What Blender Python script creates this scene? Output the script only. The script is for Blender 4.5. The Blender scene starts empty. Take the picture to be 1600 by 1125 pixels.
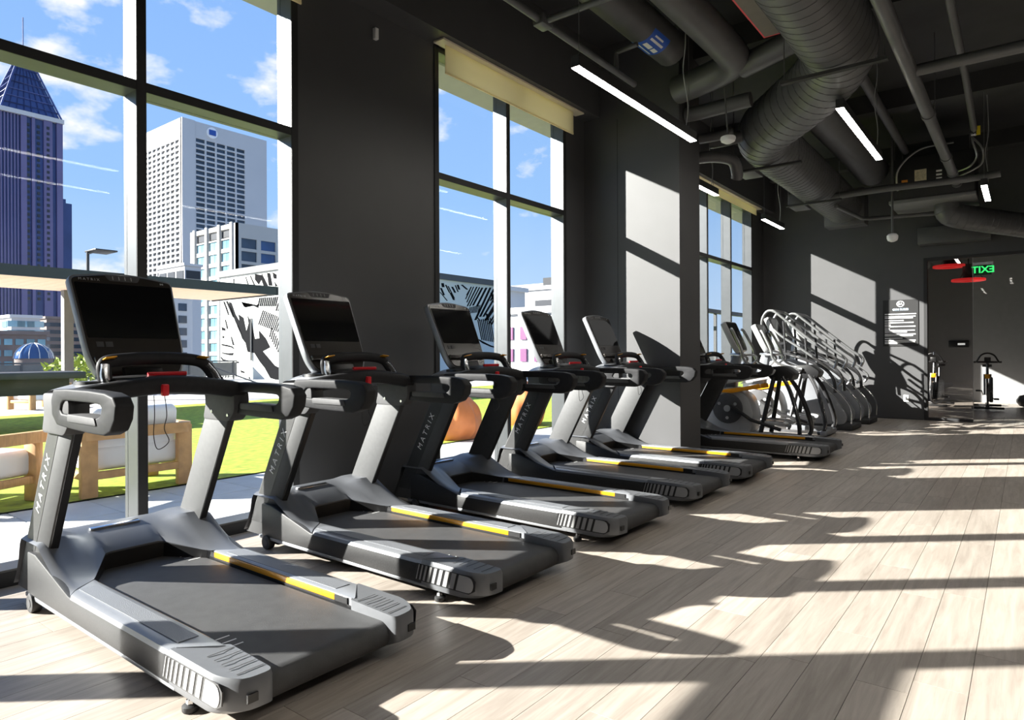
import bpy, bmesh, math, random
from mathutils import Vector, Matrix
R = math.radians
random.seed(7)
S = bpy.context.scene
C = S.collection

# ------------------------------------------------------------------ camera
cam_d = bpy.data.cameras.new('camera'); cam = bpy.data.objects.new('camera', cam_d); C.objects.link(cam)
S.camera = cam
F_PX = 1041.0
cam_d.sensor_width = 36.0; cam_d.lens = F_PX / 1600.0 * 36.0
cam_d.shift_y = -9.5 / 1600.0
cam_d.clip_end = 3000.0; cam_d.clip_start = 0.05
cam.location = (0.0, 0.0, 1.3)
YAW = math.atan(805.0 / F_PX)
cam.rotation_euler = (Matrix.Rotation(YAW, 3, 'Z') @ Matrix.Rotation(R(90), 3, 'X') @ Matrix.Rotation(-0.0045, 3, 'Z')).to_euler()

# ------------------------------------------------------------------ world: blue sky with loose white clouds
W = bpy.data.worlds.new('sky'); S.world = W; W.use_nodes = True
nt = W.node_tree; nt.nodes.clear(); N = nt.nodes.new; L = nt.links.new
wo = N('ShaderNodeOutputWorld'); bg = N('ShaderNodeBackground'); tc = N('ShaderNodeTexCoord')
sep = N('ShaderNodeSeparateXYZ'); L(tc.outputs['Generated'], sep.inputs[0])
grad = N('ShaderNodeValToRGB'); L(sep.outputs['Z'], grad.inputs[0])
e = grad.color_ramp.elements
e[0].position = 0.0; e[0].color = (0.60, 0.77, 0.98, 1)
e[1].position = 0.55; e[1].color = (0.24, 0.45, 0.92, 1)
m_ = e.new(0.22); m_.color = (0.34, 0.57, 0.95, 1)
mp = N('ShaderNodeMapping'); L(tc.outputs['Generated'], mp.inputs[0])
mp.inputs['Scale'].default_value = (1.0, 1.0, 1.9); mp.inputs['Location'].default_value = (0.35, 0.1, 0.22)
no = N('ShaderNodeTexNoise'); L(mp.outputs[0], no.inputs['Vector'])
no.inputs['Scale'].default_value = 5.6; no.inputs['Detail'].default_value = 9; no.inputs['Roughness'].default_value = 0.55
dt = N('ShaderNodeVectorMath'); dt.operation = 'DOT_PRODUCT'; L(tc.outputs['Generated'], dt.inputs[0]); dt.inputs[1].default_value = (-0.90, 0.30, 0.31)
bi = N('ShaderNodeMath'); bi.operation = 'MULTIPLY_ADD'; L(dt.outputs['Value'], bi.inputs[0]); bi.inputs[1].default_value = 0.55; L(no.outputs['Fac'], bi.inputs[2])
bi2 = N('ShaderNodeMath'); bi2.operation = 'SUBTRACT'; L(bi.outputs[0], bi2.inputs[0]); bi2.inputs[1].default_value = 0.535
cr = N('ShaderNodeValToRGB'); L(bi2.outputs[0], cr.inputs[0])
cr.color_ramp.elements[0].position = 0.51; cr.color_ramp.elements[1].position = 0.60
cmix = N('ShaderNodeMixRGB'); L(cr.outputs[0], cmix.inputs[0]); L(grad.outputs[0], cmix.inputs[1]); cmix.inputs[2].default_value = (1.0, 0.99, 0.99, 1)
below = N('ShaderNodeMath'); below.operation = 'LESS_THAN'; L(sep.outputs['Z'], below.inputs[0]); below.inputs[1].default_value = 0.0
gm = N('ShaderNodeMixRGB'); L(below.outputs[0], gm.inputs[0]); L(cmix.outputs[0], gm.inputs[1]); gm.inputs[2].default_value = (0.34, 0.35, 0.34, 1)
L(gm.outputs[0], bg.inputs['Color']); bg.inputs['Strength'].default_value = 1.0; L(bg.outputs[0], wo.inputs[0])

# ------------------------------------------------------------------ sun (low, from outside the windows, travelling +x +y)
AZ, EL = R(49.5), R(23.1)
sd = bpy.data.lights.new('sun', 'SUN'); sd.energy = 22.0; sd.angle = R(0.5); sd.color = (1.0, 0.955, 0.88)
so = bpy.data.objects.new('sun', sd); C.objects.link(so)
so.rotation_euler = Vector((math.sin(AZ) * math.cos(EL), math.cos(AZ) * math.cos(EL), -math.sin(EL))).to_track_quat('-Z', 'Y').to_euler()
so.location = (-20, -15, 15)

V = S.view_settings
V.view_transform = 'Standard'; V.look = 'None'; V.exposure = 0.15; V.gamma = 1.0; V.use_curve_mapping = False

# ------------------------------------------------------------------ helpers
class MB:
    def __init__(s): s.v = []; s.f = []
    def add(s, vs, fs):
        o = len(s.v); s.v += [tuple(p) for p in vs]; s.f += [[i + o for i in f] for f in fs]; return s
    def box(s, x0, x1, y0, y1, z0, z1):
        return s.add([(x0,y0,z0),(x1,y0,z0),(x1,y1,z0),(x0,y1,z0),(x0,y0,z1),(x1,y0,z1),(x1,y1,z1),(x0,y1,z1)],
                     [(0,3,2,1),(4,5,6,7),(0,1,5,4),(1,2,6,5),(2,3,7,6),(3,0,4,7)])
    def obox(s, c, size, rot):
        vs = []
        for k in ((-1,-1,-1),(1,-1,-1),(1,1,-1),(-1,1,-1),(-1,-1,1),(1,-1,1),(1,1,1),(-1,1,1)):
            vs.append(Vector(c) + rot @ Vector((k[0]*size[0]/2, k[1]*size[1]/2, k[2]*size[2]/2)))
        return s.add(vs, [(0,3,2,1),(4,5,6,7),(0,1,5,4),(1,2,6,5),(2,3,7,6),(3,0,4,7)])
    def prism(s, pts, axis, a0, a1):
        def P(u, w, a):
            return (a, u, w) if axis == 'x' else ((u, a, w) if axis == 'y' else (u, w, a))
        n = len(pts)
        vs = [P(u, w, a0) for u, w in pts] + [P(u, w, a1) for u, w in pts]
        fs = [list(range(n)), list(range(2*n-1, n-1, -1))] + [(i, n+i, n+(i+1) % n, (i+1) % n) for i in range(n)]
        return s.add(vs, fs)
    def ring(s, outer, inner, axis, a0, a1):
        def P(u, w, a):
            return (a, u, w) if axis == 'x' else ((u, a, w) if axis == 'y' else (u, w, a))
        n = len(outer)
        vs = [P(*p, a0) for p in outer] + [P(*p, a0) for p in inner] + [P(*p, a1) for p in outer] + [P(*p, a1) for p in inner]
        fs = []
        for i in range(n):
            j = (i+1) % n
            fs += [(i, j, n+j, n+i), (2*n+i, 3*n+i, 3*n+j, 2*n+j), (i, 2*n+i, 2*n+j, j), (n+i, n+j, 3*n+j, 3*n+i)]
        return s.add(vs, fs)
    def tube(s, path, r, n=10, closed=False, flat=None):
        P = [Vector(p) for p in path]; m = len(P)
        rs = r if isinstance(r, (list, tuple)) else [r]*m
        T = []
        for i in range(m):
            a = P[(i-1) % m] if (closed or i > 0) else P[i]
            b = P[(i+1) % m] if (closed or i < m-1) else P[i]
            T.append((b-a).normalized())
        up = Vector((0,0,1)) if abs(T[0].z) < 0.9 else Vector((1,0,0))
        x = T[0].cross(up).normalized(); vs = []
        for i in range(m):
            x = (x - T[i]*x.dot(T[i])).normalized(); y = T[i].cross(x)
            for k in range(n):
                a = 2*math.pi*k/n
                vs.append(P[i] + x*math.cos(a)*rs[i] + y*math.sin(a)*rs[i]*(flat or 1))
        fs = []
        for i in range(m if closed else m-1):
            for k in range(n):
                i2 = (i+1) % m
                fs.append((i*n+k, i*n+(k+1) % n, i2*n+(k+1) % n, i2*n+k))
        if not closed:
            fs += [list(range(n-1, -1, -1)), [(m-1)*n+k for k in range(n)]]
        return s.add(vs, fs)
    def cyl(s, a, b, r, n=16): return s.tube([a, b], r, n)
    def lathe(s, prof, c=(0,0,0), n=20):
        vs = []; m = len(prof)
        for r, z in prof:
            for k in range(n):
                a = 2*math.pi*k/n; vs.append((c[0]+r*math.cos(a), c[1]+r*math.sin(a), c[2]+z))
        fs = [(i*n+k, i*n+(k+1) % n, (i+1)*n+(k+1) % n, (i+1)*n+k) for i in range(m-1) for k in range(n)]
        fs += [list(range(n-1, -1, -1)), [(m-1)*n+k for k in range(n)]]
        return s.add(vs, fs)
    def grid(s, fn, nu, nv):
        vs = [fn(i/nu, j/nv) for i in range(nu+1) for j in range(nv+1)]
        fs = [(i*(nv+1)+j, (i+1)*(nv+1)+j, (i+1)*(nv+1)+j+1, i*(nv+1)+j+1) for i in range(nu) for j in range(nv)]
        return s.add(vs, fs)
    def mesh(s, name, bevel=0.0, seg=2, smooth=True, ang=35):
        me = bpy.data.meshes.new(name)
        bm = bmesh.new(); vs = [bm.verts.new(p) for p in s.v]
        for f in s.f:
            try: bm.faces.new([vs[i] for i in f])
            except ValueError: pass
        bmesh.ops.recalc_face_normals(bm, faces=bm.faces)
        if bevel:
            es = [ed for ed in bm.edges if len(ed.link_faces) == 2 and ed.calc_face_angle(0) > R(30)]
            bmesh.ops.bevel(bm, geom=es, offset=bevel, segments=seg, profile=0.5, affect='EDGES', clamp_overlap=True)
        bm.to_mesh(me); bm.free()
        if smooth:
            me.shade_smooth(); me.set_sharp_from_angle(angle=R(ang))
        return me
    def build(s, name, m, parent=None, loc=None, **k):
        return obj(name, s.mesh(name, **k), m, parent, loc)

def obj(name, me, m, parent=None, loc=None):
    o = bpy.data.objects.new(name, me); C.objects.link(o)
    if m is not None and not me.materials: me.materials.append(m)
    if parent is not None: o.parent = parent
    if loc: o.location = loc
    return o
def tag(o, label=None, cat=None, group=None, kind=None):
    if label: o['label'] = label
    if cat: o['category'] = cat
    if group: o['group'] = group
    if kind: o['kind'] = kind
    return o
def thing(name, label, cat, loc=(0,0,0), rotz=0, group=None):
    o = bpy.data.objects.new(name, None); C.objects.link(o); o.empty_display_size = 0.1
    o.location = loc; o.rotation_euler = (0, 0, rotz)
    return tag(o, label, cat, group)
def dup(o, parent=None):
    c = o.copy(); C.objects.link(c); c.parent = parent
    for ch in KIDS.get(o.name, list(o.children)): dup(ch, c)
    return c
KIDS = {}
def struct(o): o['kind'] = 'structure'; return o
def smooth_path(pts, n=8):
    out = []; P = [Vector(p) for p in pts]
    for i in range(len(P)-1):
        p0 = P[max(i-1, 0)]; p1 = P[i]; p2 = P[i+1]; p3 = P[min(i+2, len(P)-1)]
        for k in range(n):
            t = k/n
            out.append(0.5*((2*p1) + (p2-p0)*t + (2*p0-5*p1+4*p2-p3)*t*t + (3*p1-p0-3*p2+p3)*t*t*t))
    out.append(P[-1]); return out
def round_poly(pts, r, n=5):
    out = []; m = len(pts)
    for i in range(m):
        p = Vector(pts[i]); a = Vector(pts[i-1]); b = Vector(pts[(i+1) % m])
        rr = r[i] if isinstance(r, (list, tuple)) else r
        da = (a-p); db = (b-p); ra = min(rr, da.length*0.45); rb = min(rr, db.length*0.45)
        s_ = p + da.normalized()*ra; e_ = p + db.normalized()*rb
        for k in range(n+1):
            t = k/n; out.append(tuple((1-t)**2*s_ + 2*t*(1-t)*p + t*t*e_))
    return out
TEXTS = {}
def text_mesh(txt, size, ext=0.001, align='CENTER', bold=0.0):
    cu = bpy.data.curves.new('lettering', 'FONT'); cu.body = txt; cu.size = size; cu.extrude = ext; cu.align_x = align; cu.align_y = 'CENTER'; cu.offset = bold
    cu.resolution_u = 2
    t = bpy.data.objects.new('lettering', cu); C.objects.link(t)
    bpy.context.view_layer.update()
    me = bpy.data.meshes.new_from_object(t.evaluated_get(bpy.context.evaluated_depsgraph_get()))
    bpy.data.objects.remove(t); bpy.data.curves.remove(cu); me.name = 'lettering'; me.materials.clear()
    return me
def frame_mat(origin, ux, uy):
    ux = Vector(ux).normalized(); uy = Vector(uy).normalized(); uz = ux.cross(uy)
    M = Matrix((ux, uy, uz)).transposed().to_4x4(); M.translation = Vector(origin); return M

# ------------------------------------------------------------------ materials
def mat(name, col, rough=0.5, metal=0.0, var=0.0, scale=8.0, bump=0.0, bscale=60.0, spec=0.5, emit=None, estr=1.0, objrand=0.0, coat=0.0, stretch=None):
    m = bpy.data.materials.new(name); m.use_nodes = True; t = m.node_tree; b = t.nodes['Principled BSDF']
    b.inputs['Base Color'].default_value = (*col, 1); b.inputs['Roughness'].default_value = rough
    b.inputs['Metallic'].default_value = metal; b.inputs['Specular IOR Level'].default_value = spec
    b.inputs['Coat Weight'].default_value = coat
    if emit: b.inputs['Emission Color'].default_value = (*emit, 1); b.inputs['Emission Strength'].default_value = estr
    tcn = t.nodes.new('ShaderNodeTexCoord'); src = tcn.outputs['Object']
    if stretch:
        mpn = t.nodes.new('ShaderNodeMapping'); mpn.inputs['Scale'].default_value = stretch; t.links.new(src, mpn.inputs[0]); src = mpn.outputs[0]
    if var or objrand:
        nz = t.nodes.new('ShaderNodeTexNoise'); nz.inputs['Scale'].default_value = scale; nz.inputs['Detail'].default_value = 6
        t.links.new(src, nz.inputs['Vector'])
        mr = t.nodes.new('ShaderNodeMapRange'); mr.inputs['From Min'].default_value = 0.3; mr.inputs['From Max'].default_value = 0.7
        mr.inputs['To Min'].default_value = 1-var; mr.inputs['To Max'].default_value = 1+var
        t.links.new(nz.outputs['Fac'], mr.inputs['Value'])
        val = mr.outputs[0]
        if objrand:
            oi = t.nodes.new('ShaderNodeObjectInfo'); mr2 = t.nodes.new('ShaderNodeMapRange')
            mr2.inputs['To Min'].default_value = 1-objrand; mr2.inputs['To Max'].default_value = 1+objrand
            t.links.new(oi.outputs['Random'], mr2.inputs['Value'])
            mu = t.nodes.new('ShaderNodeMath'); mu.operation = 'MULTIPLY'; t.links.new(val, mu.inputs[0]); t.links.new(mr2.outputs[0], mu.inputs[1]); val = mu.outputs[0]
        vm = t.nodes.new('ShaderNodeVectorMath'); vm.operation = 'SCALE'; vm.inputs[0].default_value = col; t.links.new(val, vm.inputs['Scale'])
        t.links.new(vm.outputs[0], b.inputs['Base Color'])
    if bump:
        nb = t.nodes.new('ShaderNodeTexNoise'); nb.inputs['Scale'].default_value = bscale; nb.inputs['Detail'].default_value = 4
        t.links.new(src, nb.inputs['Vector'])
        bn = t.nodes.new('ShaderNodeBump'); bn.inputs['Strength'].default_value = bump; bn.inputs['Distance'].default_value = 0.01
        t.links.new(nb.outputs['Fac'], bn.inputs['Height']); t.links.new(bn.outputs[0], b.inputs['Normal'])
    return m
def glass_mat(name, tint=(0.97, 0.985, 0.99), refl=1.0, ior=1.45):
    m = bpy.data.materials.new(name); m.use_nodes = True; t = m.node_tree; t.nodes.clear()
    o = t.nodes.new('ShaderNodeOutputMaterial'); mx = t.nodes.new('ShaderNodeMixShader'); tr = t.nodes.new('ShaderNodeBsdfTransparent'); gl = t.nodes.new('ShaderNodeBsdfGlossy')
    lw = t.nodes.new('ShaderNodeLayerWeight'); lw.inputs['Blend'].default_value = 0.5
    pw = t.nodes.new('ShaderNodeMath'); pw.operation = 'POWER'; pw.inputs[1].default_value = 5.0; t.links.new(lw.outputs['Facing'], pw.inputs[0])
    tr.inputs[0].default_value = (*tint, 1); gl.inputs['Roughness'].default_value = 0.0
    f0 = ((ior-1)/(ior+1))**2 * refl
    mu = t.nodes.new('ShaderNodeMath'); mu.operation = 'MULTIPLY_ADD'; mu.inputs[1].default_value = (1-f0)*.7; mu.inputs[2].default_value = f0; mu.use_clamp = True
    t.links.new(pw.outputs[0], mu.inputs[0]); t.links.new(mu.outputs[0], mx.inputs[0]); t.links.new(tr.outputs[0], mx.inputs[1]); t.links.new(gl.outputs[0], mx.inputs[2]); t.links.new(mx.outputs[0], o.inputs[0])
    return m
M = dict(
    wall=mat('charcoal_wall_paint', (0.076, 0.076, 0.079), 0.50, spec=0.5, var=0.04, scale=3, bump=0.03, bscale=150),
    ceil=mat('black_ceiling_paint', (0.035, 0.035, 0.036), 0.9, var=0.15, scale=2),
    duct=mat('black_painted_duct', (0.085, 0.085, 0.087), 0.42, var=0.12, scale=5, bump=0.15, bscale=12),
    pipe=mat('black_painted_pipe', (0.09, 0.09, 0.092), 0.40, var=0.1, scale=6),
    frame=mat('anodised_window_frame', (0.105, 0.11, 0.115), 0.38, metal=0.85, var=0.05),
    base=mat('black_sill_base', (0.02, 0.02, 0.021), 0.6, var=0.1),
    blind=None, floorbase=mat('floor_underlay', (0.05, 0.045, 0.04), 0.9, var=0.1),
    silver=mat('silver_satin_plastic', (0.250, 0.260, 0.280), 0.38, metal=0.35, var=0.03, scale=20),
    silverlt=mat('pale_silver_plastic', (0.48, 0.49, 0.50), 0.38, metal=0.2, var=0.03, scale=20),
    grey=mat('grey_cast_metal', (0.085, 0.085, 0.088), 0.62, metal=0.15, spec=0.25, var=0.06, scale=30, bump=0.04, bscale=300),
    upright=mat('grey_brushed_upright', (0.085, 0.086, 0.088), 0.60, metal=0.2, spec=0.3, var=0.05, scale=40),
    char=mat('charcoal_textured_plastic', (0.022, 0.022, 0.023), 0.5, var=0.25, scale=120, bump=0.12, bscale=400),
    black=mat('black_satin_plastic', (0.014, 0.014, 0.015), 0.38, var=0.1),
    rubber=mat('black_rubber', (0.022, 0.022, 0.023), 0.55, var=0.15, scale=30),
    belt=mat('running_belt_rubber', (0.062, 0.062, 0.064), 0.6, var=0.12, scale=14, bump=0.25, bscale=420),
    yellow=mat('amber_yellow_strip', (0.80, 0.36, 0.012), 0.35, var=0.04),
    red=mat('red_plastic', (0.72, 0.02, 0.03), 0.35, var=0.03),
    white=mat('white_paint', (0.82, 0.82, 0.82), 0.5, var=0.02),
    screen=mat('black_glass_screen', (0.006, 0.006, 0.007), 0.06, spec=0.6, var=0.05),
    bezel=mat('dark_brown_console_face', (0.028, 0.024, 0.021), 0.22, var=0.08, scale=6),
    chrome=mat('polished_steel', (0.62, 0.62, 0.63), 0.18, metal=1.0, var=0.03),
    tubegrey=mat('silver_tube', (0.27, 0.275, 0.28), 0.28, metal=0.7, var=0.04),
    lamp=mat('lit_diffuser', (0.9, 0.9, 0.88), 0.5, emit=(1.0, 0.95, 0.87), estr=28.0, var=0.01),
    lampbody=mat('black_lamp_body', (0.02, 0.02, 0.02), 0.5, var=0.05),
    wire=mat('steel_wire', (0.25, 0.25, 0.25), 0.4, metal=0.6, var=0.05),
    glass=glass_mat('window_glass', refl=0.2), glassdark=glass_mat('partition_glass', (0.80, 0.80, 0.80), 2.0, 1.6),
)
def blind_mat():
    m = bpy.data.materials.new('cream_blind_fabric'); m.use_nodes = True; t = m.node_tree; b = t.nodes['Principled BSDF']
    b.inputs['Base Color'].default_value = (0.93, 0.84, 0.66, 1); b.inputs['Roughness'].default_value = 0.9
    tr = t.nodes.new('ShaderNodeBsdfTranslucent'); tr.inputs[0].default_value = (0.96, 0.86, 0.68, 1)
    wv = t.nodes.new('ShaderNodeTexNoise'); wv.inputs['Scale'].default_value = 200
    bp = t.nodes.new('ShaderNodeBump'); bp.inputs['Strength'].default_value = 0.1; t.links.new(wv.outputs['Fac'], bp.inputs['Height']); t.links.new(bp.outputs[0], b.inputs['Normal'])
    mx = t.nodes.new('ShaderNodeMixShader'); mx.inputs[0].default_value = 0.70
    o = t.nodes['Material Output']; t.links.new(b.outputs[0], mx.inputs[1]); t.links.new(tr.outputs[0], mx.inputs[2]); t.links.new(mx.outputs[0], o.inputs[0]); return m
M['blind'] = blind_mat()
def plank_mat():
    m = bpy.data.materials.new('oak_vinyl_plank'); m.use_nodes = True; t = m.node_tree; b = t.nodes['Principled BSDF']
    b.inputs['Roughness'].default_value = 0.42; b.inputs['Specular IOR Level'].default_value = 0.4
    tcn = t.nodes.new('ShaderNodeTexCoord'); oi = t.nodes.new('ShaderNodeObjectInfo')
    cb = t.nodes.new('ShaderNodeCombineXYZ'); mu = t.nodes.new('ShaderNodeMath'); mu.operation = 'MULTIPLY'; mu.inputs[1].default_value = 37.0
    t.links.new(oi.outputs['Random'], mu.inputs[0]); t.links.new(mu.outputs[0], cb.inputs[0]); t.links.new(mu.outputs[0], cb.inputs[1])
    ad = t.nodes.new('ShaderNodeVectorMath'); ad.operation = 'ADD'; t.links.new(tcn.outputs['Object'], ad.inputs[0]); t.links.new(cb.outputs[0], ad.inputs[1])
    mp = t.nodes.new('ShaderNodeMapping'); mp.inputs['Scale'].default_value = (16, 1.1, 1); t.links.new(ad.outputs[0], mp.inputs[0])
    n1 = t.nodes.new('ShaderNodeTexNoise'); n1.inputs['Scale'].default_value = 1.6; n1.inputs['Detail'].default_value = 10; n1.inputs['Roughness'].default_value = 0.65; n1.inputs['Distortion'].default_value = 0.6
    t.links.new(mp.outputs[0], n1.inputs['Vector'])
    cr = t.nodes.new('ShaderNodeValToRGB'); t.links.new(n1.outputs['Fac'], cr.inputs[0])
    cr.color_ramp.elements[0].position = 0.28; cr.color_ramp.elements[0].color = (0.305, 0.260, 0.220, 1)
    cr.color_ramp.elements[1].position = 0.70; cr.color_ramp.elements[1].color = (0.485, 0.432, 0.378, 1)
    mr = t.nodes.new('ShaderNodeMapRange'); mr.inputs['To Min'].default_value = 0.86; mr.inputs['To Max'].default_value = 1.12; t.links.new(oi.outputs['Random'], mr.inputs['Value'])
    vm = t.nodes.new('ShaderNodeVectorMath'); vm.operation = 'SCALE'; t.links.new(cr.outputs[0], vm.inputs[0]); t.links.new(mr.outputs[0], vm.inputs['Scale']); t.links.new(vm.outputs[0], b.inputs['Base Color'])
    bp = t.nodes.new('ShaderNodeBump'); bp.inputs['Strength'].default_value = 0.06; bp.inputs['Distance'].default_value = 0.01; t.links.new(n1.outputs['Fac'], bp.inputs['Height']); t.links.new(bp.outputs[0], b.inputs['Normal'])
    return m
M['plank'] = plank_mat()

# ================================================================== THE ROOM
XW = -4.552          # inner plane of the window wall
YF = 14.9            # far wall
HEAD, CEIL = 4.32, 5.2
XR, YB = 6.0, -7.0   # right wall, back wall

# ---- floor with single planks
floor = struct(MB().box(-4.76, XR, YB, 21.2, -0.25, -0.012).build('floor', M['floorbase'], smooth=False))
PWID, PLEN = 0.182, 1.22
pm = MB().box(-PWID/2+.0011, PWID/2-.0011, -PLEN/2+.0011, PLEN/2-.0011, -0.012, 0).mesh('plank', smooth=False); pm.materials.append(M['plank'])
spots = []; xi = -1.454 - 17*PWID
i = 0
while xi < XR - PWID:
    off = (i*0.437 + (0.31 if i % 3 == 1 else 0)) % PLEN
    y = YB + off - PLEN
    while y < 21.0:
        spots.append((xi + PWID/2, y + PLEN/2)); y += PLEN
    xi += PWID; i += 1
def in_view(x, y):
    d = x*-math.sin(YAW) + y*math.cos(YAW); a = x*math.cos(YAW) + y*math.sin(YAW)
    return d > 1.9 and abs(a/d) < 0.80
vis = sorted([p for p in spots if in_view(*p) and YB+.7 < p[1] < 20.4], key=lambda p: p[0]**2+p[1]**2)[:300]
vs_ = set(vis)
for x, y in vis: obj('plank', pm, None, floor, (x, y, 0))
rest = MB()
for x, y in spots:
    if (x, y) not in vs_:
        y0 = max(y-PLEN/2+.0011, YB); y1 = min(y+PLEN/2-.0011, 21.0)
        if y1 > y0: rest.box(x-PWID/2+.0011, x+PWID/2-.0011, y0, y1, -.012, 0)
o = rest.build('plank', M['plank'], floor, smooth=False); o['kind'] = 'stuff'; o['label'] = 'far and outlying grey oak planks'

# ---- ceiling deck, header over the windows, outside overhang
ceiling = struct(MB().box(-4.76, XR, YB, 21.2, CEIL, CEIL+.2).build('ceiling', M['ceil'], smooth=False))
for yb in (1.2, 4.6, 8.0, 11.4, 14.6):
    MB().box(-4.3, XR, yb-.12, yb+.12, CEIL-.28, CEIL).build('ceiling_beam', M['ceil'], ceiling, smooth=False)
hd = MB().box(-4.76, -4.32, YB, 15.0, HEAD, CEIL).build('wall_header', M['wall'], smooth=False); struct(hd)
ov = MB().box(-5.31, -4.76, YB, 21.2, HEAD+.02, HEAD+.35).build('trim_1', mat('grey_outside_soffit', (0.28, 0.28, 0.25), 0.8, var=.05), smooth=False); struct(ov)

# ---- window wall: piers between the windows
wl = MB()
for a, b in ((YB, -1.61), (3.134, 4.67), (7.0, 9.20), (14.133, 14.9)):
    wl.box(-4.76, -4.56, a, b, 0, HEAD)
wleft = struct(wl.build('wall_left', M['wall'], smooth=False))
# wall of the spin room behind the glass
wl2 = MB().box(-4.76, -4.56, 14.9, 15.6, 0, CEIL).box(-4.76, -4.56, 17.9, 21.0, 0, CEIL).box(-4.76, -4.56, 15.6, 17.9, 3.1, CEIL).box(-4.76, -4.56, 15.6, 17.9, 0, .1)
struct(wl2.build('wall_spin_room', M['wall'], smooth=False))

TR0, TR1 = 3.02, 3.083
def window(n, y0, y1, mull, door=None):
    """y0,y1 = outer edges of the frame; mull = mullion centres"""
    f = MB()
    f.box(-4.74, XW, y0, y0+.06, .088, HEAD); f.box(-4.74, XW, y1-.06, y1, .088, HEAD); f.box(-4.74, XW, y0, y1, HEAD-.06, HEAD)
    w = struct(f.build('window_%d' % n, M['frame'], smooth=False, bevel=.003, seg=1))
    MB().box(-4.76, XW, y0, y1, 0, .082).build('sill_base', M['base'], w, smooth=False)
    MB().box(-4.74, XW-.004, y0+.06, y1-.06, .082, .094).build('sill_top', M['frame'], w, smooth=False)
    MB().box(XW, XW+.004, y0, y0+.058, .09, HEAD).build('inner_shade_strip', M['base'], w, smooth=False); MB().box(XW, XW+.004, y1-.058, y1, .09, HEAD).build('inner_shade_strip', M['base'], w, smooth=False)  # black strips put the backlit shade onto the inner frame faces
    for y in mull:
        mo = MB().box(-4.74, XW, y-.032, y+.032, .094, HEAD-.06).build('mullion', M['frame'], w, smooth=False, bevel=.003, seg=1)
        MB().box(XW, XW+.004, y-.031, y+.031, .094, HEAD-.06).build('inner_shade_strip', M['base'], mo, smooth=False)
    edges = [y0+.06] + sum([[y-.032, y+.032] for y in mull], []) + [y1-.06]
    for k in range(0, len(edges), 2):
        a, b = edges[k], edges[k+1]
        to = MB().box(-4.738, XW-.001, a, b, TR0, TR1).build('transom', M['frame'], w, smooth=False)
        MB().box(XW-.001, XW+.003, a, b, TR0+.001, TR1).build('inner_shade_strip', M['base'], to, smooth=False)
        for z0, z1 in ((.094, TR0), (TR1, HEAD-.06)):
            MB().box(-4.70, -4.688, a, b, z0, z1).build('pane', M['glass'], w, smooth=False)
    return w
window(1, -1.61, 3.134, [-.38, .79, 1.957])
window(2, 4.67, 7.0, [5.83])
window(3, 9.20, 14.133, [10.46, 11.66, 12.86])
# terrace door in the first bay: its head rail throws the broad shadow on the floor
dr = struct(MB().box(-4.72, -4.57, -1.55, -.412, 2.07, 2.35).build('door_1', M['frame'], smooth=False))
MB().box(-4.70, -4.60, -1.55, -1.44, .09, 2.07).build('door_stile', M['frame'], dr, smooth=False); MB().box(-4.70, -4.60, -.52, -.412, .09, 2.07).build('door_stile', M['frame'], dr, smooth=False)

# ---- column
col = MB().box(-4.56, -3.248, 7.45, 8.062, 0, CEIL)
colo = struct(col.build('wall_column', M['wall'], smooth=False))
MB().box(-4.075, -4.069, 7.4485, 7.4505, .02, 4.25).build('panel_joint', M['base'], colo, smooth=False)

# ---- far wall with glazed partition on the right
fwm = MB().box(-4.56, -1.56, YF, YF+.14, 0, CEIL).box(-1.56, XR, YF, YF+.14, 3.09, CEIL)
fw = struct(fwm.build('wall_far', M['wall'], smooth=False))
struct(MB().box(-4.55, -1.58, YF-.006, YF, 0, .012).build('baseboard_far', M['base'], smooth=False))
pf = MB().box(-1.56, -1.50, YF-.03, YF+.10, 0, 3.09).box(-1.50, XR, YF-.03, YF+.10, 3.035, 3.09)
door2 = struct(pf.build('door_2', M['base'], smooth=False, bevel=.004, seg=1))
MB().box(-1.50, -.79, YF-.03, YF+.02, 0, .055).build('door_rail', M['base'], door2, smooth=False)
MB().box(-1.50, -.79, YF+.0, YF+.012, .055, 3.035).build('pane', M['glassdark'], door2, smooth=False)
MB().box(-.785, 2.2, YF+.0, YF+.012, .0, 3.035).build('pane', M['glass'], door2, smooth=False)
MB().box(-.792, -.783, YF-.012, YF+.02, .0, 3.035).build('glass_edge', M['tubegrey'], door2, smooth=False)
MB().cyl((-1.40, YF-.035, 1.25), (-1.40, YF-.035, 1.30), .012, 8).build('door_handle', M['chrome'], door2)

# ---- other enclosing walls
struct(MB().box(XR, XR+.2, YB, 21.2, 0, CEIL).build('wall_right', M['wall'], smooth=False))
struct(MB().box(-4.76, XR, YB-.2, YB, 0, CEIL).build('wall_back', M['wall'], smooth=False))
struct(MB().box(-4.76, XR, 21.0, 21.2, 0, CEIL).build('wall_spin_room_far', mat('grey_spin_room_paint', (0.24, 0.24, 0.245), .85, var=.04), smooth=False))


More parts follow.
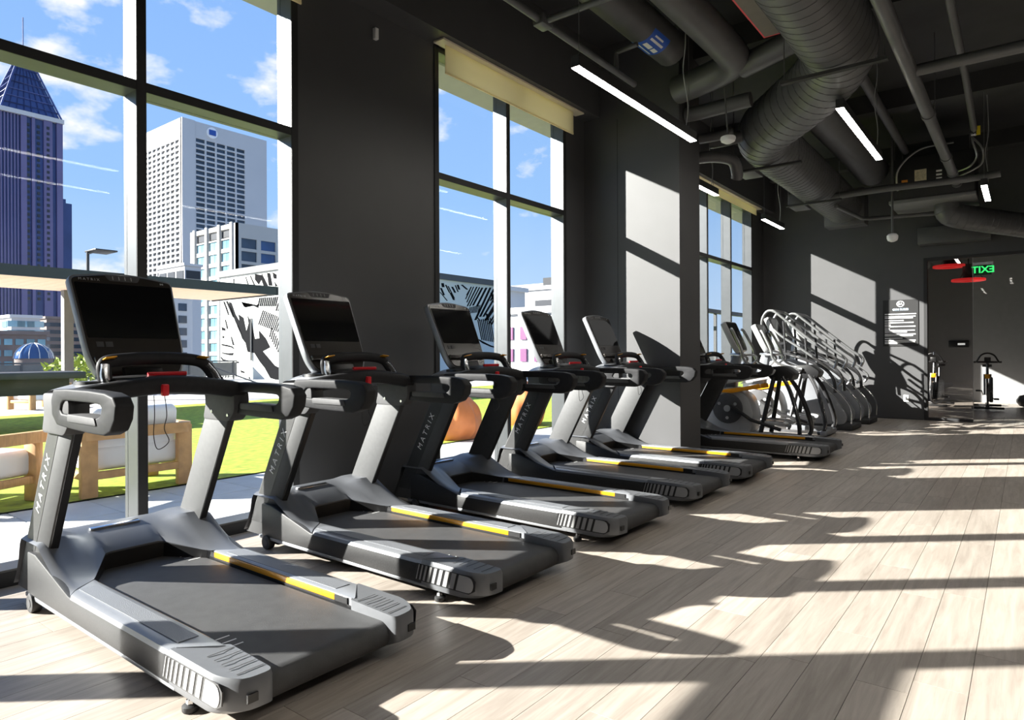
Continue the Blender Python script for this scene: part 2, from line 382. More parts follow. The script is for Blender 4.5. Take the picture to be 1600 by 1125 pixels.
# ================================================================== TREADMILLS
def lean(z): return -1.28 + (z - .08) * 0.53          # front edge of an upright at height z
def hood_end(y):
    a = abs(y)
    if a < .15: return -.89
    if a < .30: return -.89 + (a-.15)/.15*.26
    return -.63 + (a-.30)/.15*.12
def hood_pt(u, v):
    y = -.447 + .894*v; a = abs(y); xe = hood_end(y)
    if u > .93:                                            # lip dropping to belt level
        k = (u-.93)/.07; x = xe; z0 = hood_pt(.93, v)[2]; return (x - .015*k*(a < .3), y, z0 + (.135-z0)*k)
    if u < .12:                                            # rounded nose
        k = u/.12; x = -1.285 + .10*math.sin(k*math.pi/2); return (x, y, .09 + .25*(1-math.cos(k*math.pi/2))**.6)
    s = (.93-u)/.81                                        # 0 at the lip, 1 at the nose
    ze = .252 - .05*min(1, max(0, (a-.13)/.15))
    x = xe + (-1.185-xe)*s
    t = min(1, max(0, (a-.20)/.12)); t = t*t*(3-2*t)
    zc = ze + (.352-ze)*(1-(1-s)**1.7)
    zf = ze + (.365-ze)*(min(1, s/.62)**1.55)
    edge = .02*max(0, (a-.40)/.047)**2
    return (x, y, zc*(1-t) + zf*t - edge)
def treadmill():
    t = thing('treadmill', '', 'treadmill')
    sil, ch, bl = M['silver'], M['char'], M['black']
    MB().box(-1.2, .80, -.40, .40, .075, .135).box(-1.0, .7, -.3, .3, .135, .15).build('deck_frame', bl, t, bevel=.006)
    # belt: top run and the wrap over the rear roller
    prof = [(-.96, .158)] + [(.80 + .055*math.sin(R(a)), .103 + .055*math.cos(R(a))) for a in range(0, 181, 18)] + [(-.96, .048+.04)]
    b = MB(); n = len(prof)
    b.add([(x, -.285, z) for x, z in prof] + [(x, .285, z) for x, z in prof], [(i, i+1, n+i+1, n+i) for i in range(n-1)] + [list(range(n)), list(range(2*n-1, n-1, -1))])
    bo = b.build('running_belt', M['belt'], t)
    for k in range(3):                                     # printed marks on the belt edge
        MB().box(.42+k*.052, .428+k*.052, -.284, -.19, .1585, .1592).build('belt_mark', M['white'], bo, smooth=False)
        MB().box(-.80+k*.05, -.794+k*.05, .20, .284, .1585, .1592).build('belt_mark', M['white'], bo, smooth=False)
    MB().cyl((.79, -.34, .065), (.79, .34, .065), .016, 10).box(.74, .80, -.34, .34, .07, .085).build('rear_crossbar', bl, t)
    for s in (-1, 1):
        def Y(*ys): return sorted(s*y for y in ys)
        y0, y1 = Y(.30, .45)
        # side skirt with pale lower edge
        sk = MB(); ys = Y(.40, .452); sk.prism([(-1.06, .085), (.46, .072), (.46, .186), (-.52, .186), (-.95, .30), (-1.06, .30)], 'y', ys[0], ys[1])
        so_ = sk.build('side_skirt', ch, t, bevel=.008)
        ys = Y(.405, .449); MB().prism([(-1.10, .062), (.50, .056), (.50, .076), (-1.10, .086)], 'y', *ys).build('lower_trim', M['silver'], so_, bevel=.006)
        # foot rail
        rl = MB(); a, b2 = (.452, .30)
        sec = [(.452, .178), (.446, .196), (.425, .204), (.31, .206), (.302, .202), (.302, .15), (.44, .15)]
        seam_in, seam_out = -.628, -.502
        vs = []; m = len(sec)
        for yy, zz in sec:
            x0 = seam_in + (yy-.30)/.15*(seam_out-seam_in); vs.append((x0+.012, s*yy, zz))
        for yy, zz in sec: vs.append((.60 if yy < .35 else .47, s*yy, zz))
        rl.add(vs, [list(range(m)), list(range(2*m-1, m-1, -1))] + [(i, m+i, m+(i+1) % m, (i+1) % m) for i in range(m)])
        ro = rl.build('foot_rail', sil, t)
        ys = Y(.325, .405); MB().box(-.52, .44, ys[0], ys[1], .2055, .2075).build('grip_pad', M['tex'], ro, smooth=False)
        ys = Y(.2945, .303); MB().prism([(-.60, .170), (.47, .170), (.47, .1985), (-.60, .1985)], 'y', *ys).build('accent_strip', M['yellow'], t, bevel=.003)
        ys = Y(.2955, .303); MB().box(-.66, -.60, ys[0], ys[1], .16, .198).box(.47, .56, ys[0], ys[1], .16, .198).box(-.66, .60, ys[0], ys[1], .15, .170).build('accent_backing', bl, t, smooth=False)
        # rear end cap
        cp = round_poly([(.46, .452), (.80, .452), (.895, .40), (.90, .285), (.60, .285), (.585, .305), (.46, .305)], [.005, .05, .06, .03, .01, .01, .005], 4)
        cp = [(x, s*y) for x, y in cp]
        lo = [(x*0.985+.004, y*0.985) for x, y in cp]
        ec = MB(); m = len(cp)
        lev = [(.058, [(x-.055*max(0, (x-.6)/.3), y) for x, y in lo]), (.085, cp), (.185, cp), (.203, [(x-.012*max(0, (x-.6)/.3), y*(1-.015*(abs(y) > .4))) for x, y in cp])]
        vs = []
        for z, ps in lev: vs += [(x, y, z + (-.012*max(0, (x-.70)/.2) if z > .1 else 0)) for x, y in ps]
        fs = [list(range(m-1, -1, -1)), [3*m+i for i in range(m)]]
        for l in range(3): fs += [(l*m+i, l*m+(i+1) % m, (l+1)*m+(i+1) % m, (l+1)*m+i) for i in range(m)]
        ec.add(vs, fs); eo = ec.build('end_cap', M['endcap'], t, bevel=0, ang=40)
        for k in range(5):                                  # rib lines on the cap top
            x = .615 + k*.05; ys = Y(.292, .395)
            MB().add([(x+.02, ys[0], .2032-.012*max(0, (x-.7)/.2)), (x+.024, ys[0], .2032-.012*max(0, (x-.7)/.2)), (x+.024, ys[1], .2032-.012*max(0, (x-.7)/.2)), (x+.02, ys[1], .2032-.012*max(0, (x-.7)/.2)),
                      (x+.02, ys[0], .2045-.012*max(0, (x-.7)/.2)), (x+.024, ys[0], .2045-.012*max(0, (x-.7)/.2)), (x+.024, ys[1], .2045-.012*max(0, (x-.7)/.2)), (x+.02, ys[1], .2045-.012*max(0, (x-.7)/.2))],
                     [(0,3,2,1),(4,5,6,7),(0,1,5,4),(1,2,6,5),(2,3,7,6),(3,0,4,7)]).build('cap_rib', M['grey'], eo, smooth=False)
        xs = .435                                            # widening slats on the cap side
        ys = Y(.448, .4525); MB().prism([(.405, .088), (.80, .088), (.84, .11), (.845, .16), (.82, .180), (.43, .180)], 'y', *ys).build('slat_recess', bl, eo, smooth=False)
        for k in range(8):
            w = .006 + .0035*k; ys = Y(.4525, .4550)
            MB().prism([(xs-.012, .094), (xs-.012+w, .094), (xs+.012+w, .176), (xs+.012, .176)], 'y', *ys).build('slat', M['slat'], eo, smooth=False)
            xs += w + .0180
        ys = Y(.4525, .4550)
        MB().prism(round_poly([(xs-.012, .094), (.815, .094), (.835, .135), (.82, .176), (xs+.012, .176)], [.002, .03, .03, .03, .002], 3), 'y', *ys).build('slat', M['slat'], eo, smooth=False)
        ys = Y(.352, .392); MB().box(.893, .902, ys[0], ys[1], .112, .142).build('cap_slot', bl, eo, smooth=False)  # proud black block, its colour stands for the dark inside of the slot
        # transport wheel and levelling foot
        ys = Y(.415, .462)
        wh = MB().cyl((-1.0, ys[0], .047), (-1.0, ys[1], .047), .047, 24); wo_ = wh.build('wheel', M['rubber'], t, bevel=.006)
        MB().cyl((-1.0, ys[0]-.002, .047), (-1.0, ys[1]+.002, .047), .022, 16).build('hub', M['grey'], wo_)
        MB().box(-1.05, -.93, Y(.36, .41)[0], Y(.36, .41)[1], .03, .10).build('wheel_bracket', bl, t, bevel=.005)
        fo = MB().lathe([(.026, 0), (.030, .006), (.030, .022), (.020, .028), (.010, .030), (.010, .085)], (.575, s*.425, 0), 18).build('levelling_foot', M['rubber'], t)
        MB().lathe([(.016, .030), (.016, .044)], (.575, s*.425, 0), 6).build('nut', M['chrome'], fo)
        # upright: sheared section, outer rear edge chamfered
        zt, zb = .945, .075
        sec = [(0, .43), (.155, .43), (.252, .408), (.255, .362), (.0, .362)]
        u = MB(); m = len(sec); vs = []
        for z in (zb, zt):
            for x, y in sec: vs.append((lean(z)+x - (0.0 if z > .5 else 0.0), s*y, z))
        u.add(vs, [list(range(m)), list(range(2*m-1, m-1, -1))] + [(i, m+i, m+(i+1) % m, (i+1) % m) for i in range(m)])
        uo = u.build('upright', M['upright'], t, bevel=.004)
        rear = MB(); vs = []
        for z in (.25, zt-.002):
            for x, y in ((.249, .404), (.2585, .400), (.2585, .366), (.249, .364)): vs.append((lean(z)+x, s*y, z))
        rear.add(vs, [(0,1,2,3),(4,7,6,5),(0,4,5,1),(1,5,6,2),(2,6,7,3),(3,7,4,0)]); rear.build('rear_cover', bl, uo, smooth=False)
        pn = MB(); vs = []                                   # dark lettering panel on the outer face
        for z in (.16, zt-.01):
            for x, y in ((.012, .4305), (.145, .4305), (.145, .4315), (.012, .4315)): vs.append((lean(z)+x, s*y, z))
        pn.add(vs, [(0,1,2,3),(4,7,6,5),(0,4,5,1),(1,5,6,2),(2,6,7,3),(3,7,4,0)]); po = pn.build('name_panel', ch, uo, smooth=False)
        ud = Vector((.468, 0, .884)); cz = .66
        org = (lean(cz)+.08, s*.4325, cz)
        tm = TEXTS['upright'] if 'upright' in TEXTS else TEXTS.setdefault('upright', text_mesh('M A T R I X', .068, .0006))
        lt = obj('lettering', tm, M['white'], po)
        lt.matrix_local = frame_mat(org, ud, (-.884, 0, .468)) if s < 0 else frame_mat(org, -ud, (-.884, 0, .468))
        # bracket (neck) and looped handrail
        br = MB().prism(round_poly([(lean(.925)-.012, .925), (lean(.925)+.27, .925), (-.50, .985), (-.50, 1.09), (-.55, 1.125), (-.835, 1.118), (-.815, 1.02)], .03, 3), 'y', *Y(.36, .452))
        bo2 = br.build('handrail_bracket', M['grey'], t, bevel=.010)
        MB().cyl((-.56, s*.366, .962), (-.56, s*.352, .962), .009, 8).build('bolt', M['chrome'], bo2)
        MB().cyl((-.74, s*.366, .975), (-.74, s*.356, .975), .010, 8).build('bolt', M['chrome'], bo2)
        outer = [(-.66, 1.142), (-.50, 1.148), (-.25, 1.148), (-.08, 1.142), (.0, 1.128), (.035, 1.09), (.022, 1.03), (-.02, .982), (-.09, .960), (-.25, .960), (-.45, .966), (-.62, .975), (-.68, 1.02), (-.69, 1.09)]
        inner = [(-.54, 1.092), (-.46, 1.094), (-.26, 1.094), (-.16, 1.092), (-.125, 1.088), (-.110, 1.075), (-.116, 1.055), (-.135, 1.040), (-.165, 1.032), (-.26, 1.030), (-.45, 1.030), (-.56, 1.032), (-.578, 1.048), (-.565, 1.075)]
        hr = MB().ring(outer, inner, 'y', *Y(.385, .462)).build('handrail', M['grip'], t, bevel=.016, seg=3)
        MB().prism(round_poly([(-.47, 1.0), (-.15, .998), (-.17, 1.032), (-.47, 1.034)], .012, 3), 'y', *Y(.378, .468)).build('rail_pad', M['grey'], hr, bevel=.006)
    # hood
    hb = MB().grid(hood_pt, 28, 36); ho = hb.build('motor_hood', M['hood'], t, ang=32)
    MB().obox((-1.10, -.02, .343), (.035, .26, .012), Matrix.Rotation(.12, 3, 'Y')).build('hood_handle', M['chrome'], ho, bevel=.004)
    lip = MB().grid(lambda u, v: (hood_end(-.285+.57*v)+.004 - .012*u, -.285+.57*v, (.243-.04*min(1, max(0, (abs(-.285+.57*v)-.13)/.15)))*(1-u) + .15*u), 2, 30)
    lip.build('hood_lip', bl, ho)
    # dash shell and tray
    def shell(u, v):
        y = -.43 + .86*v; c = 1-(y/.43)**2
        xf = -.86 - .09*c; xr = -.50 - .03*c
        if u < .2: k = u/.2; return (xf + .05*k*k, y, 1.06 + .02*c + (.07+.035*c)*math.sin(k*math.pi/2))
        k = (u-.2)/.8; return (xf+.05 + (xr-xf-.05)*k, y, 1.13 + .055*c + .01*math.sin(k*math.pi))
    sh = MB().grid(shell, 14, 24).build('dash_shell', M['silver'], t)
    for s in (-1, 1):
        MB().add([(-.68+.085*math.cos(R(a)), s*.30+.062*math.sin(R(a)), shell(.55, .5+s*.35)[2]+.006) for a in range(0, 360, 20)] + [(-.68+.095*math.cos(R(a)), s*.30+.07*math.sin(R(a)), shell(.55, .5+s*.35)[2]-.05) for a in range(0, 360, 20)],
                 [list(range(18))] + [(i, 18+i, 18+(i+1) % 18, (i+1) % 18) for i in range(18)]).build('cup_holder', bl, sh)
    MB().grid(lambda u, v: (-.80+.29*u, -.235+.47*v, shell(.2+.8*u, .5+(-.235+.47*v)/.86)[2]+.008), 6, 8).build('tray', bl, sh)
    MB().obox((-.57, .03, 1.205), (.02, .20, .022), Matrix.Identity(3)).build('stop_bar', M['red'], t, bevel=.006)
    # crossbar between the handrails
    cb_ = MB().tube(smooth_path([(-.54, -.42, 1.100), (-.52, -.28, 1.125), (-.50, 0, 1.150), (-.52, .28, 1.125), (-.54, .42, 1.100)], 6), .046, 12)
    cb_.build('crossbar', M['grip'], t)
    # inner grip bar with sensor plates
    gb = MB().tube(smooth_path([(-.60, -.245, 1.13), (-.615, -.255, 1.20), (-.63, -.245, 1.262), (-.64, -.16, 1.280), (-.645, 0, 1.287), (-.64, .16, 1.280), (-.63, .25, 1.258), (-.61, .30, 1.19), (-.59, .335, 1.13)], 5), .034, 14, flat=.72)
    go = gb.build('grip_bar', M['grip'], t)
    for s in (-1, 1):
        MB().obox((-.607, s*.235, 1.287), (.055, .055, .006), Matrix.Rotation(-.25, 3, 'Y') @ Matrix.Rotation(s*-.12, 3, 'X')).build('speed_key', M['yellow'], go, bevel=.002)
        MB().obox((-.606, s*.235, 1.291), (.03, .012, .003), Matrix.Rotation(-.25, 3, 'Y')).build('key_icon', bl, go, smooth=False)
    MB().tube([(-.585, -.252, 1.135), (-.597, -.262, 1.20), (-.613, -.254, 1.255)], .021, 10).build('pulse_sensor', M['chrome'], go)
    MB().tube([(-.575, .315, 1.145), (-.597, .296, 1.20), (-.613, .262, 1.245)], .019, 10).build('pulse_sensor', M['chrome'], go)
    # safety key with its cord
    sk = MB().box(-.465, -.435, -.055, -.022, 1.095, 1.155).build('safety_key', M['red'], t, bevel=.007)
    MB().tube(smooth_path([(-.45, -.04, 1.095), (-.44, -.035, 1.0), (-.445, -.045, .93), (-.44, -.025, .865), (-.45, -.075, .83), (-.45, -.095, .90), (-.45, -.09, 1.0), (-.46, -.088, 1.10)], 6), .0022, 5).build('cord', bl, sk)
    # console
    top = Vector((-1.050, 0, 1.762)); bot = Vector((-.785, 0, 1.185)); ud = (top-bot).normalized(); hgt = (top-bot).length
    nrm = Vector((ud.z, 0, -ud.x))                             # towards the runner
    Mx = Matrix(((0, ud.x, nrm.x), (1, ud.y, nrm.y), (0, ud.z, nrm.z))).to_4x4(); Mx.translation = bot
    con = MB()
    out = round_poly([(-.205, 0), (.205, 0), (.250, .10), (.274, hgt-.03), (.0, hgt+.012), (-.274, hgt-.03), (-.250, .10)], [.04, .04, .10, .035, .2, .035, .10], 5)
    con.prism(out, 'z', -.055, .0)
    co = con.build('console', M['silver'], t, bevel=.010, seg=2); co.matrix_local = Mx
    fc = round_poly([(-.192, .012), (.192, .012), (.237, .105), (.262, hgt-.045), (.0, hgt-.003), (-.262, hgt-.045), (-.237, .105)], [.035, .035, .09, .03, .2, .03, .09], 5)
    MB().prism(fc, 'z', .0, .006).build('console_face', M['bezel'], co, bevel=.002, seg=1)
    MB().prism(round_poly([(-.234, .228), (.234, .228), (.252, hgt-.075), (-.252, hgt-.075)], .008, 2), 'z', .006, .008).build('screen', M['screen'], co, smooth=False)
    MB().prism(round_poly([(-.075, hgt-.055), (.075, hgt-.055), (.095, hgt-.018), (-.095, hgt-.018)], .01, 2), 'z', .006, .0078).build('speaker_grille', M['grey'], co, smooth=False)
    for k in range(4): MB().box(-.056+k*.032, -.052+k*.032, hgt-.048, hgt-.026, .0078, .0088).build('grille_bar', M['silverlt'], co, smooth=False)
    tm = TEXTS['console'] if 'console' in TEXTS else TEXTS.setdefault('console', text_mesh('M A T R I X', .021, .0004))
    lt = obj('lettering', tm, M['silverlt'], co); lt.location = (-.175, hgt-.054, .0068)
    MB().box(.198, .204, hgt-.058, hgt-.048, .006, .0072).box(.210, .216, hgt-.058, hgt-.048, .006, .0072).box(.204, .210, hgt-.055, hgt-.051, .006, .0072).build('dumbbell_mark', M['silverlt'], co, smooth=False)
    MB().prism(round_poly([(-.225, .075), (.225, .075), (.230, .115), (-.230, .115)], .01, 2), 'z', .006, .030).build('reading_ledge', M['bezel'], co, bevel=.004)
    MB().box(-.20, -.165, .175, .205, .006, .009).box(-.155, -.12, .175, .205, .006, .009).build('button', M['grey'], co, smooth=False)
    MB().prism([(-.90, 1.12), (-.72, 1.12), (-.775, 1.24), (-.86, 1.24)], 'y', -.10, .10).build('console_neck', bl, t, bevel=.012)
    return t
M['tex'] = mat('silver_grip_texture', (0.235, 0.245, 0.265), .42, metal=.35, var=.12, scale=260, bump=.4, bscale=260)
M['endcap'] = mat('grey_end_cap_plastic', (0.150, 0.156, 0.168), .42, metal=.25, var=.04, scale=20)
M['hood'] = mat('slate_silver_hood', (0.150, 0.157, 0.172), .42, metal=.35, var=.03, scale=10)
M['slat'] = mat('pale_grey_slat', (0.32, 0.32, 0.32), .5, metal=.1, var=.03)
M['grip'] = mat('graphite_grip_rubber', (0.026, 0.026, 0.028), .55, spec=.15, var=.1, scale=30)
tread = treadmill()
TM = [(-3.0, 1.63, 'treadmill nearest the camera with its big screen before the left window'),
      (-3.03, 2.97, 'second treadmill from the camera in front of the dark wall pier'),
      (-3.05, 4.36, 'third treadmill from the camera at the left half of the middle window'),
      (-3.07, 5.73, 'fourth treadmill from the camera at the right half of the middle window'),
      (-3.05, 6.96, 'fifth treadmill from the camera beside the sunlit column panel'),
      (-2.76, 8.89, 'treadmill standing alone beyond the column before the ellipticals')]
for i, (x, y, lb) in enumerate(TM):
    o = tread if i == 0 else dup(tread)
    o.location = (x, y, 0); o['label'] = lb; o['group'] = 'treadmills in a row along the windows'
    if i == 4:
        pass

# ================================================================== CEILING SERVICES
def ringed_duct(name, label, pts, r, step, group=None, n=6, mt='duct'):
    P = smooth_path(pts, n)
    o = MB().tube(P, r, 28).build(name, M[mt]); tag(o, label, 'duct', group)
    acc = 0.0; nxt = step*.5
    for a, b in zip(P[:-1], P[1:]):                         # raised seams around the duct
        ln = (b-a).length; d = (b-a).normalized()
        while acc + ln >= nxt:
            c = a + d*(nxt-acc)
            MB().tube([c-d*.006, c-d*.003, c+d*.003, c+d*.006], [r*.99, r*1.012, r*1.012, r*.99], 28).build('duct_seam', M[mt], o)
            nxt += step
        acc += ln
    return o
def strap(o, c, half, d, zc):
    MB().box(c[0]-half, c[0]+half, c[1]-.03, c[1]+.03, zc-.025, zc+.005).build('support_angle', M['ceil'], o, smooth=False)
    for s in (-1, 1): MB().cyl((c[0]+s*(half-.03), c[1], zc), (c[0]+s*(half-.03), c[1], CEIL), .006, 6).build('hanger_rod', M['pipe'], o)
d1 = ringed_duct('spiral_duct', 'largest black spiral duct jogging across the ceiling towards the windows', [(-1.43, 1.5, 4.3), (-1.43, 4.0, 4.3), (-1.43, 6.6, 4.3), (-1.46, 7.2, 4.28), (-1.75, 7.72, 4.22), (-2.2, 8.2, 4.16), (-2.62, 8.68, 4.12), (-2.73, 9.3, 4.1), (-2.75, 11, 4.1), (-2.78, 14.2, 4.1)], .34, .14)
strap(d1, (-1.43, 6.75), .46, 1, 3.93); strap(d1, (-2.72, 9.0), .45, 1, 3.75); strap(d1, (-2.75, 11.6), .42, 1, 3.75)
o = MB().box(-3.22, -2.96, 9.3, 9.7, 3.80, 4.02).build('side_diffuser', M['pipe'], d1, bevel=.01)
MB().box(-3.22, -2.96, 11.9, 12.35, 3.78, 4.0).build('side_diffuser', M['pipe'], d1, bevel=.01)
MB().box(-3.1, -2.4, 13.9, 14.3, 3.72, 4.4).build('end_plenum', M['duct'], d1, bevel=.01)
tag(MB().tube(smooth_path([(-3.14, 2.5, 4.70), (-3.14, 5, 4.70), (-3.14, 6.98, 4.70)], 4), .19, 20).build('insulated_pipe', M['duct']), 'fat black insulated pipe with a blue label beside the near pendant light', 'pipe')
lab = MB().grid(lambda u, v: (-3.14 + .192*math.sin(R(-35+95*v)), 6.25+.36*u, 4.70 - .192*math.cos(R(-35+95*v))), 4, 10)
ip = bpy.data.objects['insulated_pipe']
lo = lab.build('pipe_label', mat('blue_label', (0.02, 0.10, 0.50), .4, var=.05), ip)
for k, (v0, v1, u0, u1) in enumerate(((.16, .22, .1, .9), (.34, .50, .15, .55), (.34, .50, .62, .88), (.64, .72, .12, .86), (.80, .86, .2, .7))):
    MB().grid(lambda u, v: (-3.14 + .194*math.sin(R(-35+95*(v0+(v1-v0)*v))), 6.25+.36*(u0+(u1-u0)*u), 4.70 - .194*math.cos(R(-35+95*(v0+(v1-v0)*v)))), 3, 4).build('label_print', M['white'], lo)
tag(MB().tube(smooth_path([(-2.42, 2.5, 4.42), (-2.42, 5, 4.42), (-2.42, 6.7, 4.42), (-2.48, 7.1, 4.42), (-2.75, 7.30, 4.42), (-3.25, 7.42, 4.40)], 6), .16, 20).build('wrapped_duct', M['duct']), 'black wrapped duct bending left into the column', 'duct')
tag(MB().tube(smooth_path([(-2.40, 7.15, 4.36), (-2.1, 7.05, 4.38), (-1.75, 6.95, 4.42)], 6), .12, 16).build('flexible_duct', M['duct']), 'short crinkled duct joining the wrapped duct to the spiral duct', 'duct')
for k, (z, dy, r) in enumerate(((4.16, 7.62, .085), (3.98, 8.05, .06), (4.02, 8.4, .075))):
    tag(MB().tube(smooth_path([(-3.24, dy, z), (-3.1, dy+.02, z), (-2.95, dy+.04, z+.01), ((-2.48 if k == 0 else -2.84), dy+.06, z+.03)], 5), r, 14).build('branch_pipe', M['pipe']),
        ['thick dark branch pipe highest beside the column head', 'thin dark branch pipe lowest beside the column head', 'curved dark branch pipe farthest behind the column head'][k], 'pipe', 'branch pipes beside the column')
tag(MB().tube(smooth_path([(-3.5, 8.3, 3.83), (-3.2, 8.42, 3.84), (-3.02, 8.6, 3.80), (-3.0, 8.72, 3.66), (-3.02, 8.76, 3.60)], 6), .075, 14).build('trap_pipe', M['pipe']), 'bent trap pipe hanging low behind the column', 'pipe')
mp_ = tag(MB().tube([(-.88, 1.0, 4.0), (-.88, 12.75, 4.0)], .062, 18).build('sprinkler_main', M['pipe']), 'long black sprinkler main running away from the camera', 'pipe')
MB().tube([(-.88, 12.70, 4.0), (-.88, 12.82, 4.0)], .072, 18).build('end_cap', M['pipe'], mp_)
for y in (8.9, 11.0, 12.0): MB().tube([(-.88, y-.05, 4.0), (-.88, y+.05, 4.0)], .072, 18).build('coupling', M['pipe'], mp_)
for y in (5.0, 9.6): MB().cyl((-.88, y, 4.0), (-.88, y, CEIL), .007, 6).build('hanger_rod', M['pipe'], mp_)
bp_ = tag(MB().tube([(-.83, 7.43, 4.0), (4.5, 7.43, 4.0)], .055, 16).build('sprinkler_branch', M['pipe']), 'black pipe branching right from the sprinkler main', 'pipe')
MB().cyl((.8, 7.43, 4.0), (.8, 7.43, CEIL), .007, 6).build('hanger_rod', M['pipe'], bp_)
gp = tag(MB().tube([(-.52, 5.0, 4.4), (-.54, 9.2, 4.4), (-.56, 11.0, 4.32)], .038, 12).build('water_pipe', M['pipe']), 'thin black pipe ending at the yellow valve', 'pipe')
MB().box(-.60, -.53, 10.98, 11.06, 4.24, 4.34).build('valve', M['chrome'], gp, bevel=.01); MB().box(-.54, -.49, 11.0, 11.02, 4.24, 4.36).build('valve_tag', mat('yellow_tag', (.8, .65, .02), .5, var=.03), gp, smooth=False)
sp = tag(MB().tube([(-3.34, 1.0, 4.2), (-3.34, 6.5, 4.2)], .032, 12).build('wall_sprinkler_pipe', M['pipe']), 'slim black pipe along the window header with a side branch', 'pipe')
MB().tube([(-3.34, 4.78, 4.2), (-2.2, 4.78, 4.2)], .028, 12).build('branch', M['pipe'], sp)
MB().box(-3.40, -3.28, 4.70, 4.86, 4.15, 4.25).build('tee_fitting', M['pipe'], sp, bevel=.02)
MB().tube([(-3.34, 6.1, 4.2), (-3.34, 6.1, 4.40), (-3.1, 6.1, 4.42)], .026, 10).build('riser', M['pipe'], sp)
tag(MB().tube(smooth_path([(-2.62, 11.9, 3.86), (-1.9, 12.0, 3.90), (-1.3, 12.05, 3.90), (-.7, 12.1, 3.9), (-.3, 12.12, 3.92)], 4), .055, 14).build('cross_pipe', M['pipe']), 'black pipe crossing in front of the air handler', 'pipe')
tag(MB().tube([(-2.55, 12.3, 3.78), (-2.35, 13.4, 3.72), (-2.25, 13.5, 3.72), (-1.2, 13.75, 3.72)], .035, 12).build('angled_pipe', M['pipe']), 'thin black pipe with a corner low before the far wall', 'pipe')
tag(MB().tube(smooth_path([(-2.25, 9.2, 4.62), (-2.2, 11, 4.58), (-2.15, 13.2, 4.5)], 4), .26, 20).build('insulated_duct', M['duct']), 'wide dark insulated duct right of the far spiral duct', 'duct')
tag(MB().tube([(-1.62, 8.0, 4.75), (-1.62, 13, 4.7)], .06, 12).build('dark_conduit', M['pipe']), 'dark conduit above the second pendant light', 'pipe')
ringed_duct('cross_duct', 'ribbed round duct at the upper right before the far wall', [(-1.05, 13.45, 3.82), (-1.02, 13.45, 3.64), (-.72, 13.58, 3.54), (-.05, 14.1, 3.42), (.5, 14.65, 3.34)], .20, .09)
tag(MB().box(-1.62, -.5, 14.55, 14.89, 3.32, 3.62).build('duct_box', M['duct'], bevel=.01), 'low dark duct box fixed to the far wall over the partition', 'duct')
# air handler
ah = thing('air_handler', 'black air handler unit with stickers hanging over the far right', 'air handler', (-1.27, 13.35, 3.80))
MB().box(-.55, .62, -.45, .55, .06, .75).build('casing', M['base'], ah, bevel=.01)
MB().box(-.58, .64, -.48, .58, 0, .06).build('drain_pan', mat('grey_sheet_metal', (.20, .20, .20), .5, metal=.4, var=.06), ah, bevel=.005)
for k, (x, z, w, h, mm) in enumerate(((-.35, .30, .09, .09, mat('orange_sticker', (.75, .30, .05), .5, var=.03)), (-.12, .25, .17, .28, mat('cream_sticker', (.62, .55, .38), .5, var=.2, scale=40)), (.14, .45, .08, .03, M['white']), (.14, .39, .08, .03, M['white']), (.14, .33, .08, .03, M['white']), (.14, .27, .08, .03, mat('blue_sticker', (.05, .2, .6), .5, var=.03)))):
    MB().box(x-w/2, x+w/2, -.456, -.45, z, z+h).build('sticker', mm, ah, smooth=False)
for x in (-.5, .55):
    for y in (-.4, .5): MB().cyl((x, y, .7), (x, y, CEIL-3.80), .007, 6).build('hanger_rod', M['pipe'], ah)
for k, pts in enumerate(([(-.45, -.46, .22), (-.42, -.60, .55), (-.10, -.70, .80), (.35, -.60, .85)], [(.35, -.46, .40), (.55, -.6, .42), (.66, -.7, .55), (.62, -.9, .72), (.64, -1.4, .68)], [(.30, -.46, .28), (.50, -.62, .32), (.72, -.72, .42), (.74, -.9, .60), (.66, -1.5, .62)])):
    MB().tube(smooth_path(pts, 6), .016, 8).build('braided_hose', M['tubegrey'], ah)
rb = thing('open_duct_box', 'open duct box with red edge beside the spiral duct', 'duct', (-2.02, 6.2, 4.42))
MB().box(-.02, .24, -1.6, .55, .0, .42).build('box', mat('grey_brown_duct_board', (.17, .155, .13), .8, var=.06), rb, smooth=False)
MB().box(-.035, -.02, -1.6, .55, .0, .02).build('red_edge', M['red'], rb, smooth=False); MB().box(-.035, .22, .55, .565, .0, .02).build('red_edge', M['red'], rb, smooth=False)

# ---- linear pendant lights
def pendant(x, y0, y1, z, label, cords=(0.03, 0.6)):
    t = thing('pendant_light', label, 'ceiling light', (x, (y0+y1)/2, z), 0, 'linear pendant lights')
    h = (y1-y0)/2
    MB().box(-.037, .037, -h, h, .006, .10).build('housing', M['lampbody'], t, bevel=.003, seg=1)
    MB().box(-.035, .035, -h+.004, h-.004, 0, .008).build('diffuser', M['lamp'], t, smooth=False)
    for yy in (-h+.06, h-.12): MB().cyl((0, yy, .10), (0, yy, CEIL-z), .0025, 5).build('suspension_wire', M['wire'], t)
    MB().tube(smooth_path([(0, h-.2, .10), (.01, h-.17, .35), (-.02, h-.22, .7), (.02, h-.25, 1.0), (0, h-.2, CEIL-z)], 5), .005, 6).build('power_cord', M['silverlt'], t)
    return t
pendant(-2.865, 4.55, 6.95, 3.6, 'longest lit pendant light hanging before the middle window')
pendant(-1.50, 7.4, 9.7, 3.78, 'lit pendant light beneath the spiral duct in the room centre')
pendant(-.465, 11.3, 12.5, 3.6, 'short lit pendant light at the right beside the air handler')
pendant(-3.59, 8.35, 9.55, 3.6, 'lit pendant light partly hidden behind the column')
pendant(-3.595, 11.75, 12.9, 3.6, 'small lit pendant light nearest the far corner')
